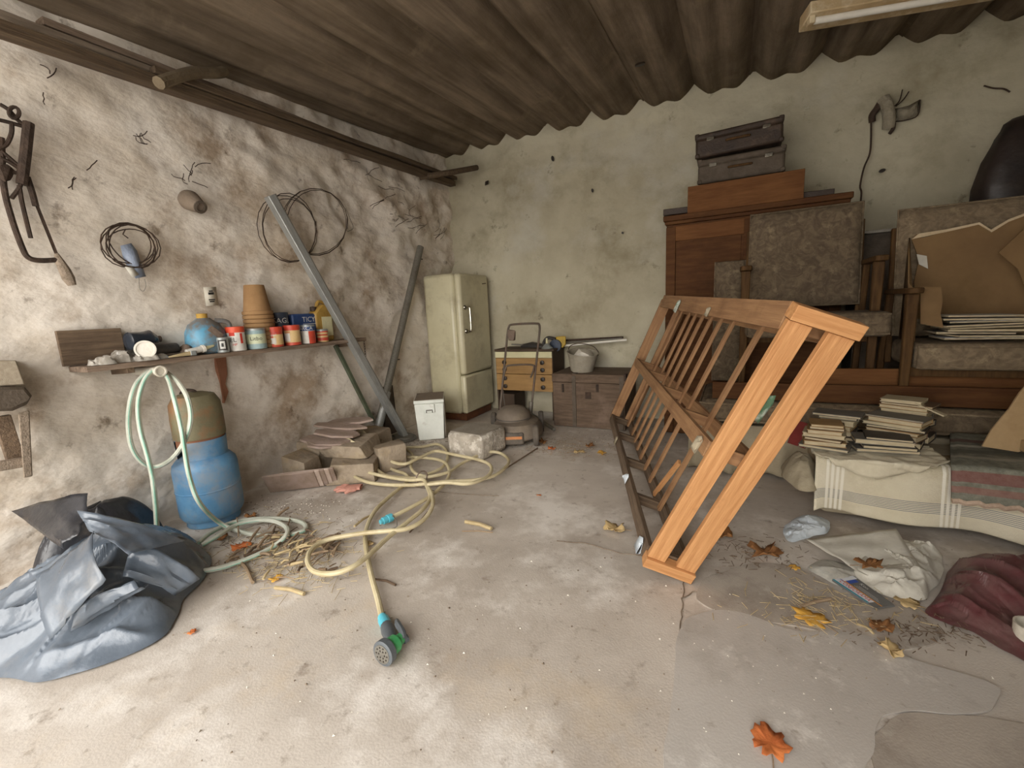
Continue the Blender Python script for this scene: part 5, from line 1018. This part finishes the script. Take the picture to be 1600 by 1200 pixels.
# ================================================================== CREAM HOSE
LZ = [0]
def fl(px, z0=.014, dz=.0): return [F(u, v, z0+dz*math.sin(i*.9)**2) for i, (u, v) in enumerate(px)]
hose = T('cream_hose', 'long cream garden hose lying in tangled loops on the floor', 'hose', F(650, 745))
runs = [
 ([(597, 966), (591, 938), (580, 898), (572, 856), (572, 828), (586, 798), (612, 773), (632, 757), (638, 747), (632, 740), (612, 733), (598, 720), (592, 708), (604, 700), (632, 699), (660, 698), (682, 694), (696, 702), (699, 717), (690, 731), (668, 741)], .014),
 ([(614, 807), (640, 794), (668, 778), (690, 760), (702, 742), (699, 727), (690, 720), (672, 716), (640, 714), (600, 712), (580, 707), (562, 700), (545, 700), (535, 708), (536, 724), (548, 740), (570, 752), (600, 757), (640, 758), (672, 755), (700, 752), (740, 750), (770, 744), (788, 732), (795, 720), (784, 709), (766, 706), (744, 713), (720, 725), (700, 738), (670, 745), (640, 747), (604, 743), (585, 729), (579, 713), (592, 700), (614, 696), (634, 702), (645, 712), (642, 728), (650, 740), (668, 745)], .034),
 ([(665, 757), (674, 770), (676, 790), (662, 812), (636, 826), (600, 830), (560, 834), (510, 844), (486, 860), (481, 878), (492, 893), (520, 896), (550, 886), (578, 866), (606, 840), (636, 816), (660, 796), (672, 778), (668, 762), (662, 750), (640, 750), (610, 746), (575, 738), (563, 732), (566, 722), (580, 712), (606, 706)], .052),
 ([(668, 757), (700, 754), (728, 756), (752, 750), (767, 738), (765, 726), (746, 718), (708, 710), (680, 705), (656, 715), (632, 725), (610, 720), (598, 708), (606, 702)], .068),
 ]
xr = [[PX(562, 668, -2.58), PX(574, 682, -2.42), PX(588, 697, -2.3), F(594, 704, .09)], [PX(522, 666, -2.62), PX(538, 682, -2.45), PX(562, 696, -2.32), F(590, 703, .11), F(606, 706, .09)]]
for pts in [fl(px, z, .012) for px, z in runs]+xr:
    P('hose_run', MB().tube(cr(pts, 7), .0112, 8), 'hose_cream', hose)
tie = F(659, 746, .06)
P('tie', MB().tube([tie+V((.02*math.cos(a)*.4, .045*math.cos(a), .04*math.sin(a))) for a in [k*PI/6 for k in range(12)]], .005, 6, closed=True), 'rag', hose)
ca1, ca2 = F(594, 816, .03), F(612, 808, .03)
cnx = P('connector', MB().tube([ca1, ca1.lerp(ca2, .2), ca1.lerp(ca2, .22), ca1.lerp(ca2, .6), ca1.lerp(ca2, .62), ca2], [.012, .012, .019, .019, .022, .022], 12), 'aqua', hose, label='turquoise hose connector')
P('wire_clip', MB().tube(cr([F(613, 806, .045), F(619, 812, .05), F(620, 822, .02), F(612, 826, .012)], 4), .003, 5), 'dull_steel', cnx)
# spray gun at the hose end
sg = T('spray_gun', 'green and grey hose spray gun with round rose head on the floor', 'spray gun', F(610, 1000))
g0, g1_, g2_ = F(597, 964, .02), F(604, 978, .024), F(612, 1000, .03)
cpl = P('coupling', MB().tube([g0, g0.lerp(g1_, .3), g0.lerp(g1_, .32), g1_], [.016, .016, .02, .02], 14), 'aqua', sg)
P('grip', MB().tube([g1_, g1_.lerp(g2_, .4), g2_, F(617, 1006, .034)], [.021, .024, .019, .018], 12), 'nozzle_grey', sg)
n0, n1 = F(628, 996, .035), F(607, 1014, .04)
P('barrel', MB().tube([n0, n0.lerp(n1, .45), n0.lerp(n1, .5), n1], [.017, .02, .028, .03], 16), 'nozzle_green', sg)
n2 = n1+(n1-n0).normalized()*.028
hdp = P('rose_head', MB().tube([n1, n1.lerp(n2, .15), n1.lerp(n2, .9), n2], [.032, .039, .04, .034], 22), 'nozzle_grey', sg)
nd_ = (n1-n0).normalized(); Mn = Matrix.Translation(n2+nd_*.0005) @ nd_.to_track_quat('Z', 'Y').to_matrix().to_4x4()
P('rose_face', MB(Mn).lathe([(.001, .001), (.03, .001), (.03, -.002), (.001, -.002)], 22), 'dull_steel', hdp)
for r_, n_ in ((.012, 6), (.022, 10)):
    for k in range(n_): P('spray_hole', MB(Mn).lathe([(.001, .002), (.0028, .002), (.0028, .0)], 7, Matrix.Translation((r_*math.cos(k*2*PI/n_), r_*math.sin(k*2*PI/n_), 0))), 'knob', hdp)
P('trigger', MB().tube(cr([F(632, 998, .04), F(628, 986, .05), F(622, 976, .055), F(620, 970, .05)], 4), [.010]*3+[.011]*7+[.008]*3, 8), 'nozzle_grey', sg)
P('valve_knob', MB().tube([F(630, 1000, .03), F(636, 996, .03)], .014, 10), 'nozzle_grey', sg)

# ================================================================== TWIGS, STRAW, LEAVES, CRUMBS
tw = random.Random(5)
for k in range(76):
    u, v = tw.gauss(452, 44), tw.gauss(862, 20); a = tw.gauss(-.65, .45); ln = tw.uniform(12, 46)
    if u < 335 or u > 560: u = 420+tw.uniform(-50, 60)
    p, q_ = F(u, v, .007+tw.random()*.02), F(u+ln*math.cos(a), v+ln*math.sin(a)*.7, .007+tw.random()*.03); mid = p.lerp(q_, .5)+V((tw.uniform(-.008, .008), tw.uniform(-.008, .008), .004))
    r_ = tw.uniform(.0025, .008)
    O('twig', MB().tube([p, mid, q_], [r_, r_, r_*.7], 6), tw.choice(('twig', 'twig', 'straw', 'twig_dark')), 'dry broken twig in the litter between the two hoses', 'twig', 'twigs in the litter between the hoses')
for k, (a_, b_, r_, m_, lb) in enumerate((((727, 815), (768, 826), .010, 'straw', 'pale stub of cane lying alone on the open floor'), ((722, 830), (770, 832), .003, 'twig', 'thin straw beside the pale cane stub'), ((640, 832), (668, 800), .004, 'twig_dark', 'bent dark twig beside the cream hose'), ((585, 905), (618, 914), .005, 'twig_dark', 'crooked dark twig right of the hose run'), ((372, 873), (395, 910), .007, 'twig', 'thick dry stem below the green hose'), ((430, 918), (475, 928), .008, 'straw', 'thick pale stem piece at the litter edge'), ((1250, 948), (1298, 936), .006, 'twig', 'dry twig above the yellow leaf'), ((775, 742), (840, 700), .005, 'twig_dark', 'long dark twig lying towards the mower'), ((1340, 975), (1365, 990), .004, 'straw', 'straw stalk before the dark red bag'))):
    p, q_ = F(*a_, r_), F(*b_, r_+.002); O('twig', MB().tube([p, p.lerp(q_, .5)+V((.004, .006, .003)), q_], r_, 7), m_, lb, 'twig')
def litter(cu_, cv_, su, sv, n, ln, mat, label, seed, name='straw_litter', r_=.0012):
    rr = random.Random(seed); mb = MB()
    for k in range(n):
        u, v = rr.gauss(cu_, su), rr.gauss(cv_, sv); a = rr.uniform(0, 6.28); L_ = rr.uniform(.3, 1)*ln; p = F(u, v, .003+rr.random()*.006)
        if p.x < XL+.04 or p.y > YB-.05: continue
        mb.tube([p, p+V((math.cos(a)*L_, math.sin(a)*L_, rr.uniform(-.002, .006)))], r_, 4)
    O(name, mb, mat, label, 'litter', kind='stuff')
litter(455, 868, 52, 24, 420, .07, 'straw', 'fine dry straw strewn around the twigs', 1)
litter(430, 850, 60, 24, 260, .05, 'twig_dark', 'dark fine plant litter under the green hose', 2)
litter(880, 698, 46, 9, 300, .05, 'twig', 'dry plant litter in front of the wooden chest', 3)
litter(1290, 945, 60, 24, 200, .05, 'straw', 'straw litter between yellow leaf and brochure', 4)
litter(1470, 985, 60, 14, 150, .028, 'twig_dark', 'dark litter along the edge of the red bag', 5)
litter(1180, 865, 40, 16, 120, .04, 'twig_dark', 'dark litter beside the foot of the bed base', 6)
litter(660, 690, 70, 8, 220, .04, 'twig_dark', 'dirt and litter before the cool box', 7)
def crumbs(regions, mat, label, seed, smin, smax):
    rr = random.Random(seed); mb = MB()
    for cu_, cv_, su, sv, n in regions:
        for k in range(n):
            p = F(rr.gauss(cu_, su), rr.gauss(cv_, sv)); s = rr.uniform(smin, smax)
            if p.x < XL+.04 or p.y > YB-.05 or p.y < -.5: continue
            a = rr.uniform(0, 6); pts = [p+V((s*math.cos(a+q_*2.1)*rr.uniform(.6, 1), s*math.sin(a+q_*2.1)*rr.uniform(.6, 1), 0)) for q_ in range(3)]
            mb.add(pts+[p+V((0, 0, s*.7))], [(2, 1, 0), (0, 1, 3), (1, 2, 3), (2, 0, 3)])
    O('floor_crumbs', mb, mat, label, 'debris', kind='stuff', ang=20)
crumbs([(440, 800, 60, 16, 220), (900, 690, 50, 10, 220), (1300, 980, 120, 50, 160), (800, 950, 320, 120, 140), (660, 694, 70, 6, 200)], 'crumbs', 'dark crumbs of dirt scattered over the floor', 11, .002, .007)
crumbs([(470, 790, 50, 10, 160), (900, 690, 55, 9, 110), (1250, 1040, 150, 70, 60), (700, 1000, 350, 110, 60), (560, 720, 40, 16, 40)], 'chips', 'pale plaster chips scattered over the floor', 12, .002, .007)
def leaf(u, v, s, mat, label, rot, seed, curl_=.25, z=0.0, lobes=7, group=None):
    rr = random.Random(seed); p = F(u, v, z+.003); n = lobes*4; M0 = Matrix.Translation(p) @ Matrix.Rotation(R(rot), 4, 'Z')
    rim = []
    for k in range(n):
        a = 2*PI*k/n; r_ = s*(.70+.30*abs(math.cos(a*lobes/2)))*rr.uniform(.82, 1.08)*(1 if abs(a-PI) > .3 else .8)
        rim.append((r_*math.cos(a), r_*.8*math.sin(a), abs(math.sin(a*1.5+seed))*curl_*s*rr.uniform(.5, 1.2)))
    mid = [(x*.55, y*.55, z_*.25+.002+curl_*s*.12*rr.random()) for x, y, z_ in rim]
    t = T('dry_leaf', label, 'leaf', p, group)
    P('blade', MB(M0).add([(0, 0, .003)]+mid+rim, [(0, 1+k, 1+(k+1) % n) for k in range(n)]+[(1+k, 1+n+k, 1+n+(k+1) % n, 1+(k+1) % n) for k in range(n)]), mat, t, sol=.0012, ang=50)
    P('stalk', MB(M0).tube([(-s*.3, 0, .004), (-s*.8, .05*s, .004), (-s*1.35, .16*s, .003)], .0016, 5), 'twig', t)
for a in ((1202, 1163, .055, 'leaf_orange', 'crumpled orange-red leaf alone on the smooth screed', 100, 1, .3), (1268, 967, .06, 'leaf_yellow', 'bright yellow leaf on the dark floor patch', 150, 2, .15), (960, 828, .06, 'leaf_pale', 'curled tan leaf beside the bottom rail', 200, 3, .5), (1196, 866, .07, 'leaf_brown', 'curled brown leaf cluster beside the bed base foot', 20, 4, .6), (1132, 838, .05, 'leaf_brown', 'brown leaf under the bed base', 70, 5, .6), (1241, 887, .025, 'leaf_yellow', 'small yellow leaf next to the brown leaf', 30, 6, .2), (1392, 1018, .04, 'leaf_pale', 'curled beige leaf on the pale floor below the litter', -60, 7, .8), (1376, 982, .045, 'leaf_brown', 'reddish brown leaf pieces before the brochure', 45, 8, .5), (376, 856, .055, 'leaf_orange', 'orange leaf inside the green hose loop', 10, 9, .4), (432, 905, .03, 'leaf_yellow', 'yellowish leaf at the edge of the twigs', 80, 10, .4), (432, 838, .03, 'leaf_pale', 'pale leaf under the green hose loop', 0, 11, .4), (300, 988, .018, 'leaf_orange', 'tiny orange leaf flake beside the grey bag', 50, 12, .3), (842, 774, .016, 'leaf_orange', 'tiny orange flake on the middle of the floor', 10, 13, .3), (848, 692, .05, 'leaf_brown', 'brown leaf by the mower wheel', 120, 14, .6), (862, 702, .04, 'leaf_orange', 'tan-orange leaf before the chest', 60, 15, .5), (905, 707, .05, 'leaf_pale', 'pale curled leaf in the litter before the chest', 15, 16, .4), (922, 698, .045, 'leaf_brown', 'dark brown leaf in the litter before the chest', 80, 17, .6), (940, 709, .045, 'leaf_yellow', 'yellow-tan leaf next to the far bottom rail', 140, 18, .4), (1418, 942, .05, 'leaf_pale', 'light orange leaf leaning on the paper wad', 130, 19, .2), (576, 850, .03, 'leaf_pale', 'round tan leaf beneath the cream hose', 0, 20, .3), (345, 842, .04, 'leaf_brown', 'brown leaf by the foot of the gas cylinder', 70, 21, .6), (392, 808, .035, 'leaf_brown', 'rust brown leaf behind the green hose loops', 20, 22, .6)):
    leaf(*a)
leaf(1358, 884, .05, 'leaf_brown', 'brown leaf lying in the crumpled paper wad', 30, 23, .5, z=.085)
